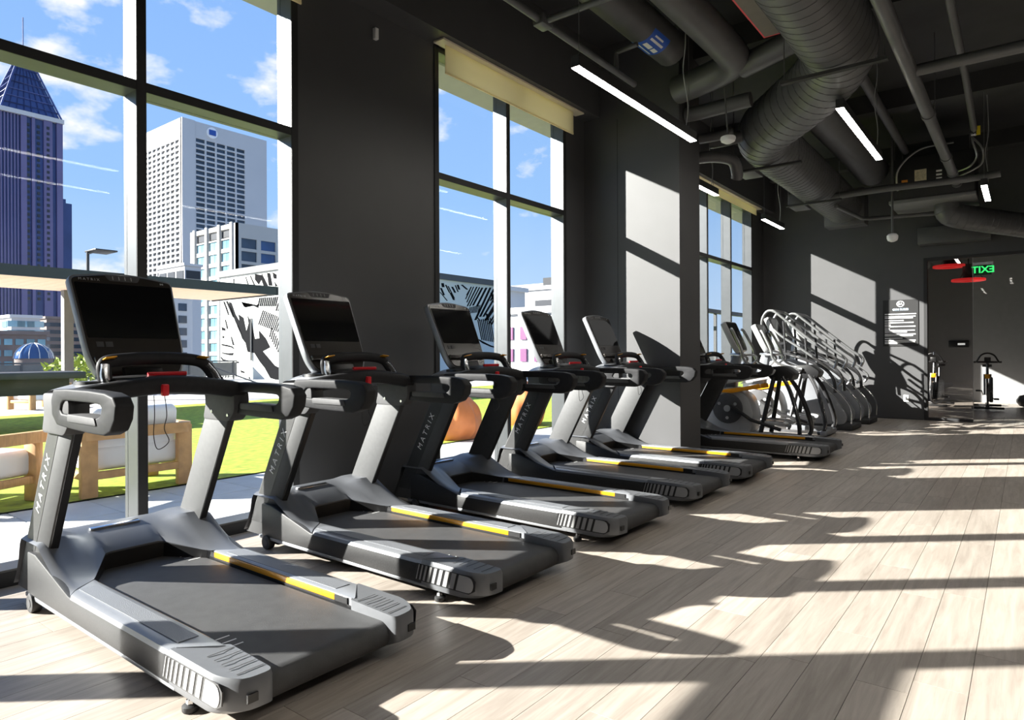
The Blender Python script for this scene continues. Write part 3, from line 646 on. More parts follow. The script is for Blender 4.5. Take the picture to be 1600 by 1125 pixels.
for x, y0, lb in ((.9, 1.6, 'added pendant light over the open floor right of the camera view'), (.9, 4.7, 'added pendant light over the open floor farther right'), (.9, 9.0, 'added pendant light over the open floor at the far right'), (-.4, 1.4, 'added pendant light over the floor above the camera view'), (-1.3, -2.4, 'added pendant light behind the camera on the window side'), (.9, -2.4, 'added pendant light behind the camera on the room side')):  # unseen fixtures added to brighten the shaded floor
    pendant(x, y0, y0+2.4, 3.6, lb)
# ---- detectors
sdm = thing('smoke_detector', 'white smoke detector hanging beside the column', 'smoke detector', (-2.66, 7.44, 3.66))
MB().lathe([(.03, 0), (.075, .025), (.085, .055), (.08, .075), (.06, .085)], n=20).build('dome', M['white'], sdm); MB().cyl((0, 0, .08), (-.02, -.06, .62), .008, 8).build('stem', M['pipe'], sdm)
hs = thing('pendant_speaker', 'white round sensor on a rod before the far wall', 'sensor', (-1.76, 12.6, 3.15))
MB().lathe([(.03, -.02), (.07, .0), (.085, .04), (.085, .08), (.06, .11), (.02, .12)], n=20).build('body', M['white'], hs); MB().cyl((0, 0, .11), (0, 0, CEIL-3.15), .018, 8).build('stem', M['pipe'], hs)
tag(MB().box(-4.56, -4.52, 3.905, 3.945, 4.08, 4.18).build('wall_sensor', M['white'], bevel=.006), 'small white sensor high on the dark pier', 'sensor')
# ---- roller blinds
def blind(y0, y1, drop, label):
    t = thing('roller_blind', label, 'blind', (-4.45, (y0+y1)/2, HEAD-drop), 0, 'cream roller blinds'); h = (y1-y0)/2
    MB().box(-.004, .002, -h, h, .01, drop-.02).build('fabric', M['blind'], t, smooth=False)
    MB().box(-.008, .006, -h, h, 0, .018).build('hem_bar', M['blind'], t, bevel=.003)
    MB().box(-.06, .07, -h-.10, h+.14, drop-.022, drop-.004).build('cover_plate', mat('cream_metal', (.80, .72, .55), .5, var=.03), t, smooth=False)
    return t
blind(4.72, 7.02, .30, 'cream roller blind at the top of the middle window')
blind(9.3, 14.1, .16, 'cream roller blind short above the far window')
blind(-1.55, 3.1, .30, 'cream roller blind above the near left window')

# ================================================================== OTHER GYM MACHINES
def elliptical():
    t = thing('elliptical_trainer', '', 'elliptical')
    sil, bl, sv = M['silverlt'], M['black'], M['silver']
    MB().box(-.62, .72, -.06, .06, .05, .13).box(-.66, -.56, -.34, .34, .03, .11).box(.62, .72, -.34, .34, .02, .09).build('base_frame', sv, t, bevel=.012)
    MB().prism(round_poly([(-.70, .10), (-.02, .10), (.02, .40), (-.06, .66), (-.30, .80), (-.62, .74), (-.74, .45)], .10, 4), 'y', -.19, .19).build('drive_housing', sil, t, bevel=.03)
    for s in (-1, 1):
        dc = MB().tube([(-.36, s*.19, .47), (-.36, s*.235, .47)], .225, 32).build('drive_disc', M['grey'], t, bevel=.012)
        MB().tube([(-.36, s*.235, .47), (-.36, s*.242, .47)], .050, 18).build('disc_hub', M['silverlt'], dc)
        for a in (30, 150, 270): MB().tube([(-.36+.14*math.cos(R(a)), s*.235, .47+.14*math.sin(R(a))), (-.36+.14*math.cos(R(a)), s*.241, .47+.14*math.sin(R(a)))], .024, 12).build('disc_boss', M['silverlt'], dc)
        MB().prism(round_poly([(-.62, .72), (-.10, .80), (.10, .85), (.12, .78), (-.12, .74), (-.30, .70)], .02, 3), 'y', *sorted((s*.15, s*.215))).build('orange_cover', M['orange'], t, bevel=.01)
        MB().prism(round_poly([(-.66, .78), (.30, .98), (.34, 1.06), (.20, 1.05), (-.55, .86)], .03, 3), 'y', *sorted((s*.10, s*.20))).build('upper_shroud', sil, t, bevel=.015)
        MB().tube([(.30, s*.15, .95), (.22, s*.21, .55), (.13, s*.27, .08)], .032, 10).build('straight_leg', bl, t)
        lg = MB().tube(smooth_path([(.42, s*.15, .95), (.53, s*.20, .76), (.63, s*.26, .48), (.69, s*.31, .22), (.66, s*.30, .08), (.58, s*.29, .05)], 5), .030, 10).build('curved_leg', M['tubeblack'], t)
        MB().tube(smooth_path([(.452, s*.175, .93), (.56, s*.225, .76), (.66, s*.285, .48), (.715, s*.34, .24), (.70, s*.335, .12)], 5), .007, 6).build('tube_edge', M['chrome'], lg)
        MB().tube([(-.30, s*.25, .52), (.0, s*.26, .32), (.42, s*.26, .20)], .026, 10).build('pedal_arm', bl if s < 0 else sil, t)
        pd = MB().prism(round_poly([(.10, .27), (.48, .25), (.50, .29), (.46, .31), (.12, .32)], .015, 3), 'y', *sorted((s*.12, s*.26))).build('pedal', sil, t, bevel=.012)
        MB().prism([(.13, .322), (.45, .312), (.45, .318), (.13, .328)], 'y', *sorted((s*.135, s*.245))).build('pedal_pad', bl, pd, smooth=False)
        MB().tube(smooth_path([(.30, s*.22, 1.02), (.0, s*.26, 1.12), (-.10, s*.28, 1.22), (-.13, s*.28, 1.35), (-.26, s*.25, 1.62), (-.30, s*.22, 1.66)], 6), .021, 10).build('moving_handle', M['tubegrey'], t)
        MB().tube(smooth_path([(-.34, s*.12, 1.28), (-.20, s*.22, 1.27), (-.10, s*.24, 1.26), (-.06, s*.22, 1.20), (-.16, s*.18, 1.10)], 5), .018, 8).build('fixed_handle', M['tubegrey'], t)
    cp = MB().prism(round_poly([(.16, 1.02), (.24, 1.10), (.44, 1.11), (.58, 1.0), (.54, .90), (.28, .89)], .04, 3), 'y', -.17, .17).build('rear_cap', bl, t, bevel=.03)
    for s in (-1, 1):
        for x in (.30, .42, .50): MB().cyl((x, s*.165, .925), (x, s*.178, .925), .014, 8).build('bolt', M['chrome'], cp)
    MB().prism([(-.52, .72), (-.30, .74), (-.22, 1.30), (-.33, 1.30)], 'y', -.07, .07).build('console_mast', sv, t, bevel=.02)
    mx = Matrix(((0, -.42, .9), (1, 0, 0), (0, .9, .42))).to_4x4(); mx.translation = Vector((-.18, 0, 1.33))
    co = MB().prism(round_poly([(-.17, 0), (.17, 0), (.22, .12), (.24, .50), (-.24, .50), (-.22, .12)], [.04, .04, .08, .05, .05, .08], 4), 'z', -.09, 0).build('console', sil, t, bevel=.018); co.matrix_local = mx
    MB().prism(round_poly([(-.155, .015), (.155, .015), (.20, .12), (.22, .485), (-.22, .485), (-.20, .12)], .04, 4), 'z', 0, .005).build('console_face', M['bezel'], co, smooth=False)
    MB().prism(round_poly([(-.19, .20), (.19, .20), (.20, .46), (-.20, .46)], .01, 2), 'z', .005, .007).build('screen', M['screen'], co, smooth=False)
    return t
M['orange'] = mat('orange_plastic', (0.90, 0.36, 0.015), .35, var=.04)
M['tubeblack'] = mat('gloss_black_tube', (0.03, 0.03, 0.032), .22, var=.05, coat=.5)
el = elliptical()
for i, (x, y, lb) in enumerate(((-3.2, 10.1, 'elliptical trainer with orange covers next to the lone treadmill'), (-3.15, 11.35, 'elliptical trainer with orange covers beside the stair climbers'))):
    o = el if i == 0 else dup(el); o.location = (x, y, 0); o['label'] = lb; o['group'] = 'elliptical trainers'
def climber():
    t = thing('stair_climber', '', 'stair climber')
    sil, bl = M['silver'], M['black']
    MB().box(-.78, .82, -.36, .36, .0, .09).build('base', M['rubber'], t, bevel=.02)
    for s in (-1, 1):
        sd_ = MB().prism(round_poly([(-.70, .09), (.70, .09), (.74, .26), (.55, .55), (-.02, 1.08), (-.34, 1.20), (-.66, 1.10)], .09, 4), 'y', *sorted((s*.28, s*.36))).build('side_shroud', sil, t, bevel=.02)
        MB().tube(smooth_path([(.80, s*.365, .12), (.79, s*.365, .38), (.62, s*.365, .62), (.30, s*.365, .90)], 5), .012, 6).build('shroud_edge', M['chrome'], sd_)
        MB().tube(smooth_path([(-.62, s*.30, 1.62), (-.66, s*.32, 1.85), (-.58, s*.33, 2.02), (-.46, s*.34, 2.04), (-.30, s*.35, 1.92), (.0, s*.36, 1.66), (.38, s*.37, 1.34), (.54, s*.37, 1.22), (.58, s*.37, 1.14), (.54, s*.37, 1.03)], 6), .024, 12).build('upper_handrail', M['tubegrey'], t)
        MB().tube(smooth_path([(-.46, s*.30, 1.72), (-.30, s*.33, 1.58), (.02, s*.35, 1.36), (.40, s*.36, 1.08), (.60, s*.36, .93), (.66, s*.36, .84), (.60, s*.36, .74)], 6), .022, 12).build('lower_handrail', M['tubegrey'], t)
        MB().tube(smooth_path([(-.50, s*.33, 1.35), (-.1, s*.34, 1.24), (.34, s*.35, 1.06), (.52, s*.35, .86), (.55, s*.35, .62)], 5), .026, 10).build('side_tube', M['tubeblack'], t)
        for x, z0, z1 in ((-.24, 1.15, 1.86), (.12, 1.0, 1.55)): MB().tube([(x, s*.335, z0), (x-.04, s*.345, z1)], .020, 8).build('rail_post', M['tubeblack'], t)
    for k in range(6):
        x = .58 - k*.155; z = .24 + k*.145
        MB().box(x-.20, x+.03, -.27, .27, z-.025, z).box(x-.20, x-.18, -.27, .27, z, z+.12).build('step', M['rubber'], t, bevel=.006)
    MB().prism([(-.66, 1.0), (-.42, 1.05), (-.44, 1.6), (-.58, 1.6)], 'y', -.10, .10).build('console_mast', sil, t, bevel=.02)
    mx = Matrix(((0, -.42, .9), (1, 0, 0), (0, .9, .42))).to_4x4(); mx.translation = Vector((-.36, 0, 1.48))
    co = MB().prism(round_poly([(-.20, 0), (.20, 0), (.25, .14), (.25, .52), (-.25, .52), (-.25, .14)], .05, 4), 'z', -.09, 0).build('console', M['silverlt'], t, bevel=.018); co.matrix_local = mx
    MB().prism(round_poly([(-.19, .015), (.19, .015), (.235, .14), (.235, .505), (-.235, .505), (-.235, .14)], .04, 4), 'z', 0, .005).build('console_face', M['bezel'], co, smooth=False)
    MB().prism(round_poly([(-.20, .20), (.20, .20), (.20, .47), (-.20, .47)], .01, 2), 'z', .005, .007).build('screen', M['screen'], co, smooth=False)
    MB().tube(smooth_path([(-.46, -.34, 2.04), (-.52, -.15, 2.06), (-.52, .15, 2.06), (-.46, .34, 2.04)], 5), .022, 10).build('top_bar', M['tubegrey'], t)
    return t
cl = climber()
for i, (x, y, lb) in enumerate(((-3.1, 12.50, 'stair climber with silver handrails beside the elliptical trainers'), (-3.05, 13.75, 'stair climber with silver handrails closest to the far wall'))):
    o = cl if i == 0 else dup(cl); o.location = (x, y, 0); o['label'] = lb; o['group'] = 'stair climbers'
def bike():
    t = thing('spin_bike', '', 'exercise bike'); bl = M['black']
    MB().box(-.30, .30, -.52, -.44, .03, .08).box(-.27, .27, .46, .54, .03, .08).box(-.035, .035, -.5, .5, .06, .12).build('base_frame', bl, t, bevel=.01)
    MB().tube([(-.02, -.40, .36), (.02, -.40, .36)], .26, 28).build('flywheel', M['tubeblack'], t, bevel=.01)
    MB().prism(round_poly([(-.48, .18), (.30, .14), (.28, .62), (.05, .70), (-.30, .74)], .06, 4), 'x', .03, .10).build('chain_guard', bl, t, bevel=.02)
    for s in (-1, 1): MB().tube([(s*.055, -.40, .34), (s*.055, -.32, .80)], .02, 8).build('fork_leg', M['tubegrey'], t)
    MB().prism([(-.36, .70), (-.26, .70), (-.26, .80), (-.36, .80)], 'x', -.05, .05).build('amber_trim', M['yellow'], t, bevel=.01)
    MB().tube([(0, -.31, .76), (0, -.27, 1.06)], .026, 10).build('handlebar_post', M['chrome'], t)
    hb = MB().tube(smooth_path([(-.24, -.20, 1.06), (-.20, -.34, 1.08), (-.12, -.40, 1.22), (0, -.42, 1.27), (.12, -.40, 1.22), (.20, -.34, 1.08), (.24, -.20, 1.06)], 5), .017, 8).build('handlebar', bl, t)
    MB().tube([(-.26, -.30, 1.07), (.26, -.30, 1.07)], .02, 8).build('cross_grip', bl, hb); MB().box(-.06, .06, -.36, -.30, 1.08, 1.18).build('bike_display', bl, hb, bevel=.01)
    MB().tube([(0, .22, .30), (0, .30, .92)], .026, 10).build('seat_post', M['chrome'], t)
    MB().prism(round_poly([(-.10, .18), (.10, .18), (.04, .02), (.02, -.10), (-.02, -.10), (-.04, .02)], .03, 3), 'z', .95, 1.01).build('saddle', bl, t, loc=(0, .27, 0), bevel=.015)
    for s in (-1, 1):
        MB().tube([(s*.08, 0, .32), (s*.11, .14*s, .32-.10*s)], .012, 8).build('crank', M['chrome'], t)
        MB().box(s*.17-.05, s*.17+.05, .14*s-.05, .14*s+.05, .30-.10*s, .34-.10*s).build('pedal', bl, t, bevel=.01)
    return t
bk = bike()
for i, (x, y, rz, lb) in enumerate(((-.72, 18.6, .05, 'black spin bike seen through the clear glass at the right'), (-1.72, 18.9, -.1, 'black spin bike seen through the dark glass door'))):
    o = bk if i == 0 else dup(bk); o.location = (x, y, 0); o.rotation_euler = (0, 0, rz); o['label'] = lb; o['group'] = 'spin bikes behind the glass'
tag(MB().lathe([(.02, 0), (.13, .03), (.19, .12), (.19, .17), (.13, .27), (.02, .30)], (-.02, 19.6, 0), 20).build('exercise_ball', M['rubber']), 'small black ball on the floor behind the glass', 'ball')

# ---- on and behind the far wall
ps = thing('gym_rules_sign', 'dark sign with white rules text on the far wall', 'sign', (-1.95, YF-.001, 1.415))
MB().box(-.30, .30, -.012, 0, 0, .905).build('board', mat('dark_grey_sign', (.018, .018, .019), .5, var=.05), ps, smooth=False)
def flat(name, x0, x1, z0, z1, m=None, parent=ps): return MB().box(x0, x1, -.0135, -.012, z0, z1).build(name, m or M['white'], parent, smooth=False)
lines = [(.262, .63), (.255, .583), (.21, .552), (.055, .503), (.222, .462), (-.17, .422), (.252, .388), (-.18, .346), (.24, .312), (.11, .280), (.255, .238), (.212, .208), (.035, .160), (.255, .118), (.24, .086), (-.055, .058)]
for x1, z in lines: flat('text_line', -.268 if x1 > -.3 else -.25, x1, z-.011, z+.007)
cir = [(.066*math.cos(R(a)), .825+.060*math.sin(R(a))) for a in range(0, 360, 15)]; ci2 = [(.052*math.cos(R(a)), .825+.047*math.sin(R(a))) for a in range(0, 360, 15)]
MB().ring(cir, ci2, 'y', -.0135, -.012).build('logo_ring', M['white'], ps, smooth=False)
lt = obj('logo_letters', text_mesh('SA', .065, .0006, bold=.002), M['white'], ps); lt.matrix_local = frame_mat((0, -.0128, .823), (1, 0, 0), (0, 0, 1))
lt = obj('lettering', text_mesh('GYM RULES', .052, .0006, bold=.0025), mat('pale_blue_print', (.55, .75, .95), .5, var=.02), ps); lt.matrix_local = frame_mat((0, -.0128, .715), (1, 0, 0), (0, 0, 1))
ex = thing('exit_sign', 'green exit sign seen reversed through the glass', 'sign', (-.64, 15.06, 2.72))
MB().box(-.13, .13, -.006, .006, 0, .185).build('panel', mat('dark_green_acrylic', (.004, .05, .015), .15, var=.03), ex, smooth=False)
lt = obj('lettering', text_mesh('EXIT', .17, .001, bold=.004), mat('green_glow_letters', (.02, .5, .1), .4, emit=(.05, 1.0, .22), estr=.9, var=.02), ex); lt.matrix_local = frame_mat((-.0, -.008, .095), (-1, 0, 0), (0, 0, 1))
MB().box(-.15, .15, -.03, .03, .185, .235).build('mount', M['tubegrey'], ex, smooth=False)
for x, z, lb in ((-1.25, 3.02, 'higher red ring standing in for a lamp reflection in the glass door'), (-.93, 2.72, 'lower red ring standing in for a lamp reflection in the glass door')):  # lamp reflections of the door pane, built as rings hung behind it
    rl = thing('mirrored_ring_lamp', lb, 'lamp', (x, 16.2, z), 0, 'red rings for mirrored lamps')
    MB().ring([(.29*math.cos(R(a)), .29*math.sin(R(a))) for a in range(0, 360, 12)], [(.12*math.cos(R(a)), .12*math.sin(R(a))) for a in range(0, 360, 12)], 'z', 0, .045).build('ring', mat('red_lit_ring', (.7, .02, .02), .4, emit=(.9, .03, .03), estr=.6, var=.03), rl, bevel=.008)
    MB().cyl((0, 0, .03), (0, 0, .34), .10, 16).build('drum', M['black'], rl); MB().cyl((0, 0, .34), (0, 0, CEIL-z-.001), .012, 6).build('stem', M['black'], rl)
    for a in (0, 120, 240): MB().cyl((.25*math.cos(R(a)), .25*math.sin(R(a)), .04), (0.05*math.cos(R(a)), .05*math.sin(R(a)), .3), .006, 6).build('spoke', M['black'], rl)
ol = thing('wall_outlet', 'small white socket low on the far wall', 'outlet', (-1.86, YF-.001, .34))
MB().box(-.045, .045, -.008, 0, 0, .13).build('plate', M['white'], ol, bevel=.003); MB().box(-.012, .012, -.0095, -.008, .03, .10).build('socket_face', M['grey'], ol, smooth=False)
mn = thing('wall_panel', 'small dark control panel behind the glass door', 'control panel', (-1.42, 20.99, 1.42))
MB().box(-.22, .22, -.03, 0, 0, .17).build('plate', M['black'], mn, bevel=.004); MB().box(-.02, .14, -.034, -.03, .06, .11).build('display', mat('lit_display', (.8, .8, .8), .4, emit=(1, 1, .95), estr=.8, var=.02), mn, smooth=False)

# ================================================================== OUTSIDE
X = {}
X['stone'] = mat('pale_stone_paver', (.50, .50, .49), .8, var=.08, scale=4, bump=.05, bscale=60, objrand=.05)
X['turf'] = mat('artificial_turf', (.275, .345, .024), .9, var=.35, scale=9, bump=.6, bscale=180)
X['teak'] = mat('teak_wood', (.52, .30, .125), .5, var=.18, scale=5, stretch=(12, 2, 2))
X['cushion'] = mat('white_outdoor_fabric', (.82, .83, .84), .9, var=.03, bump=.05, bscale=200)
X['soffit'] = mat('light_wood_soffit', (.88, .60, .43), .7, var=.12, scale=3, stretch=(9, 1, 1))
X['steel'] = mat('dark_painted_steel', (.07, .072, .075), .6, var=.05)
X['steelgrey'] = mat('grey_painted_steel', (.13, .13, .125), .6, var=.05)
X['white'] = mat('white_concrete', (.56, .56, .56), .85, var=.03, scale=.05)
X['cream'] = mat('cream_concrete', (.50, .48, .44), .85, var=.03, scale=.1)
X['pane'] = mat('blue_window_glass', (.035, .055, .085), .12, var=.2, scale=.2, objrand=.3)
X['paneteal'] = mat('teal_window_glass', (.16, .30, .36), .10, var=.2, scale=.2, objrand=.25)
X['darkpane'] = mat('dark_window', (.022, .024, .030), .3, var=.2, objrand=.3)
X['purple'] = mat('violet_stone', (.13, .115, .235), .5, var=.08, scale=.03)
X['purpled'] = mat('violet_blue_glass', (.035, .055, .17), .2, var=.15, scale=.05)
X['lattice'] = mat('blue_grey_lattice', (.07, .09, .24), .4, var=.1, scale=.05)
X['brick'] = mat('brown_brick', (.17, .135, .125), .9, var=.12, scale=.6)
X['asphalt'] = mat('grey_city_ground', (.22, .22, .22), .9, var=.1, scale=.05)
X['blueglass'] = mat('blue_curtain_wall', (.03, .075, .19), .12, var=.25, scale=.15)
X['pink'] = mat('magenta_window', (.13, .03, .11), .4, var=.1)
X['bean'] = mat('orange_vinyl', (.62, .20, .06), .55, var=.12, scale=5, bump=.25, bscale=9)
X['leaf'] = mat('bright_green_leaf', (.21, .28, .025), .7, var=.3, scale=6)
X['murwall'] = mat('white_mural_paint', (.58, .585, .54), .85, var=.04, scale=.5)
X['murblack'] = mat('black_mural_paint', (.006, .006, .007), 1.0, var=.1, spec=.1)
# ---- terrace ground
ter = struct(MB().box(-48, -4.76, -30, 60, -.40, -.03).build('floor_terrace', X['asphalt'], smooth=False))
pv = MB().box(-.597, .597, -.297, .297, -.03, 0).mesh('paver', bevel=.004, seg=1, smooth=False); pv.materials.append(X['stone'])
pvb = MB().box(-.355, .355, -.297, .297, -.03, 0).mesh('paver', bevel=.004, seg=1, smooth=False); pvb.materials.append(X['stone'])
for k in range(34):
    y = -4.5 + k*.6
    obj('paver', pv, None, ter, (-5.363, y, 0)); obj('paver', pvb, None, ter, (-6.32, y, 0))
tag(MB().grid(lambda u, v: (-6.68 - 10.8*u, -20 + 55*v, .012), 40, 80).build('artificial_lawn', X['turf']), 'bright green artificial lawn on the terrace', 'lawn', kind='stuff')
MB().box(-48, -17.5, -28, 58, -.03, 0).build('outer_paving', X['stone'], ter, smooth=False)
gr = struct(MB().box(-1600, -48, -800, 1200, -14.5, -14).build('ground_city', X['asphalt'], smooth=False))
# ---- teak lounge chairs
def lounge(name='lounge_chair'):
    t = thing(name, '', 'outdoor chair'); tk = X['teak']
    # local: back along y at x=0, seat opens to -x
    for x in (-.80, -.075):
        for y in (-.5, .5): MB().box(x, x+.075, y-(.14 if y > 0 else 0), y+(.14 if y < 0 else 0), 0, .60).build('leg', tk, t, bevel=.012)
    out = round_poly([(-.84, -.52), (.02, -.52), (.02, .52), (-.84, .52)], [.02, .14, .14, .02], 6); inn = round_poly([(-.84, -.44), (-.06, -.44), (-.06, .44), (-.84, .44)], [.02, .10, .10, .02], 6)
    pts = out + inn[::-1]
    MB().prism(pts, 'z', .52, .62).build('top_rail', tk, t, bevel=.012)
    MB().box(-.80, -.01, -.48, -.42, .16, .23).box(-.80, -.01, .42, .48, .16, .23).box(-.06, -.005, -.46, .46, .16, .23).build('lower_rail', tk, t, bevel=.008)
    MB().box(-.80, -.09, -.42, .42, .22, .46).build('seat_cushion', X['cushion'], t, bevel=.06, seg=3)
    MB().obox((-.17, 0, .60), (.18, .80, .42), Matrix.Rotation(.12, 3, 'Y')).build('back_cushion', X['cushion'], t, bevel=.07, seg=3)
    return t
lc = lounge()
for i, (x, y, rz, lb) in enumerate(((-6.68, 2.85, 0, 'teak lounge chair with white cushions, back to the left window'), (-7.12, 1.22, R(-67), 'teak lounge chair with white cushions cut by the left picture edge'), (-19.6, 5.7, R(200), 'white cushioned chair far out on the lawn'))):
    o = lc if i == 0 else dup(lc); o.location = (x, y, .012); o.rotation_euler = (0, 0, rz); o['label'] = lb; o['group'] = 'teak lounge chairs'
# ---- bean bags
def bean(x, y, r, h, lb):
    b = MB()
    def f(u, v):
        a = 2*math.pi*v; z = h*u; k = math.sqrt(max(0, math.sin(math.pi*min(1, .16+.84*u))))*(1-.22*u) if u < .999 else .0
        w = 1 + .06*math.sin(5*a+7*u) + .035*math.sin(11*a+3*u) + .02*math.sin(23*a+15*u)
        return (r*k*w*math.cos(a), r*k*w*math.sin(a), z - .05*math.sin(3*a)*u)
    o = b.grid(f, 18, 36).build('bean_bag', X['bean'], None, (x, y, .012), ang=80); tag(o, lb, 'bean bag', 'orange bean bags')
    MB().tube(smooth_path([(r*.5*math.cos(a), r*.5*math.sin(a), h*.93-.2*abs(a-.8)) for a in (-.3, .3, .8, 1.3, 1.9)], 4), .006, 5).build('seam', X['bean'], o)
bean(-7.02, 7.55, .50, .80, 'large orange bean bag outside the middle window'); bean(-7.3, 9.75, .45, .78, 'small orange bean bag farther right outside the middle window')
# ---- bar counter, railing, canopy, lamp
bc = thing('bar_counter', 'long black bar counter beyond the lawn chairs at the left', 'counter', (-14.0, 4.3, 0))
MB().box(-.6, .6, -3.6, .5, .90, 1.02).build('worktop', X['steel'], bc, bevel=.02); MB().box(-.4, .4, -3.4, .3, .62, .90).build('body', X['steel'], bc, bevel=.01)
for y in (-3.0, .1): MB().box(-.05, .05, y-.05, y+.05, 0, .62).build('pedestal', X['steel'], bc, smooth=False)
cn = thing('canopy', 'flat wooden canopy on grey posts across the terrace', 'canopy', (-20.4, 0, 0))
MB().box(-2.0, 1.95, -24, 11.9, 3.22, 3.40).build('roof', X['steel'], cn, smooth=False)
MB().box(1.90, 1.98, -24, 11.92, 3.16, 3.42).build('fascia', X['steel'], cn, smooth=False); MB().box(-2.05, 1.98, 11.9, 11.96, 3.16, 3.42).build('fascia', X['steel'], cn, smooth=False)
bd = MB().box(-1.98, 1.88, -.146, .146, 3.20, 3.22).mesh('soffit_board', smooth=False); bd.materials.append(X['soffit'])
for k in range(58): obj('soffit_board', bd, None, cn, (0, 11.72 - k*.30, 0))
for y in (7.4, -1.5, -11): MB().box(-1.75, -1.50, y-.12, y+.12, 0, 3.22).build('post', X['steelgrey'], cn, smooth=False)
rl = thing('terrace_railing', 'dark metal railing along the far terrace edge', 'railing', (-34.0, 0, 0))
MB().box(-.05, .05, -10, 19.5, .95, 1.02).build('top_rail', X['steel'], rl, smooth=False); MB().box(-.03, .03, -10, 19.5, .12, .16).build('bottom_rail', X['steel'], rl, smooth=False)
bm_ = MB().box(-.04, .04, -.04, .04, 0, .95).mesh('baluster', smooth=False); bm_.materials.append(X['steel'])
for k in range(25): obj('baluster', bm_, None, rl, (0, -9.5+k*1.2, 0))
MB().box(-.01, .01, -10, 19.5, .2, .92).build('infill_panel', X['steelgrey'], rl, smooth=False)
hr = thing('ramp_handrail', 'thin black sloping handrail before the mural', 'handrail', (-24.0, 13.6, 0))
MB().tube([(-.9, -.6, .95), (.9, 1.0, .05)], .03, 6).build('rail', X['steel'], hr); MB().tube([(-.9, -.6, .95), (-.9, -.6, 0)], .025, 6).build('post', X['steel'], hr)
sl = thing('street_lamp', 'black street lamp with a flat head above the canopy', 'street lamp', (-50.2, 18.1, -14))
MB().cyl((0, 0, 0), (0, 0, 22.4), .10, 8).build('pole', M['black'], sl); MB().box(-.3, 1.5, -.1, 1.3, 22.3, 22.42).build('head', M['black'], sl, bevel=.05); MB().cyl((0, 0, 22.2), (.5, .4, 22.4), .07, 6).build('arm', X['steel'], sl)
bs = thing('terrace_shrub', 'small bright green shrub behind the canopy post', 'shrub', (-24.9, 8.55, 0))
lf = MB()
for k in range(420):
    a = random.random()*6.28; r_ = random.random()**.5*.85; z = .4+random.random()*1.0*(1-.4*r_)
    c = Vector((r_*math.cos(a), r_*math.sin(a), z)); u = Vector((random.uniform(-1, 1), random.uniform(-1, 1), random.uniform(-.5, 1))).normalized()*.12; w = u.orthogonal().normalized()*.05
    lf.add([c-u, c+w, c+u, c-w], [(0, 1, 2, 3)])
tag(lf.build('foliage', X['leaf'], bs, smooth=False), kind='stuff'); MB().cyl((0, 0, 0), (0, 0, .8), .04, 6).build('stem', X['steel'], bs)
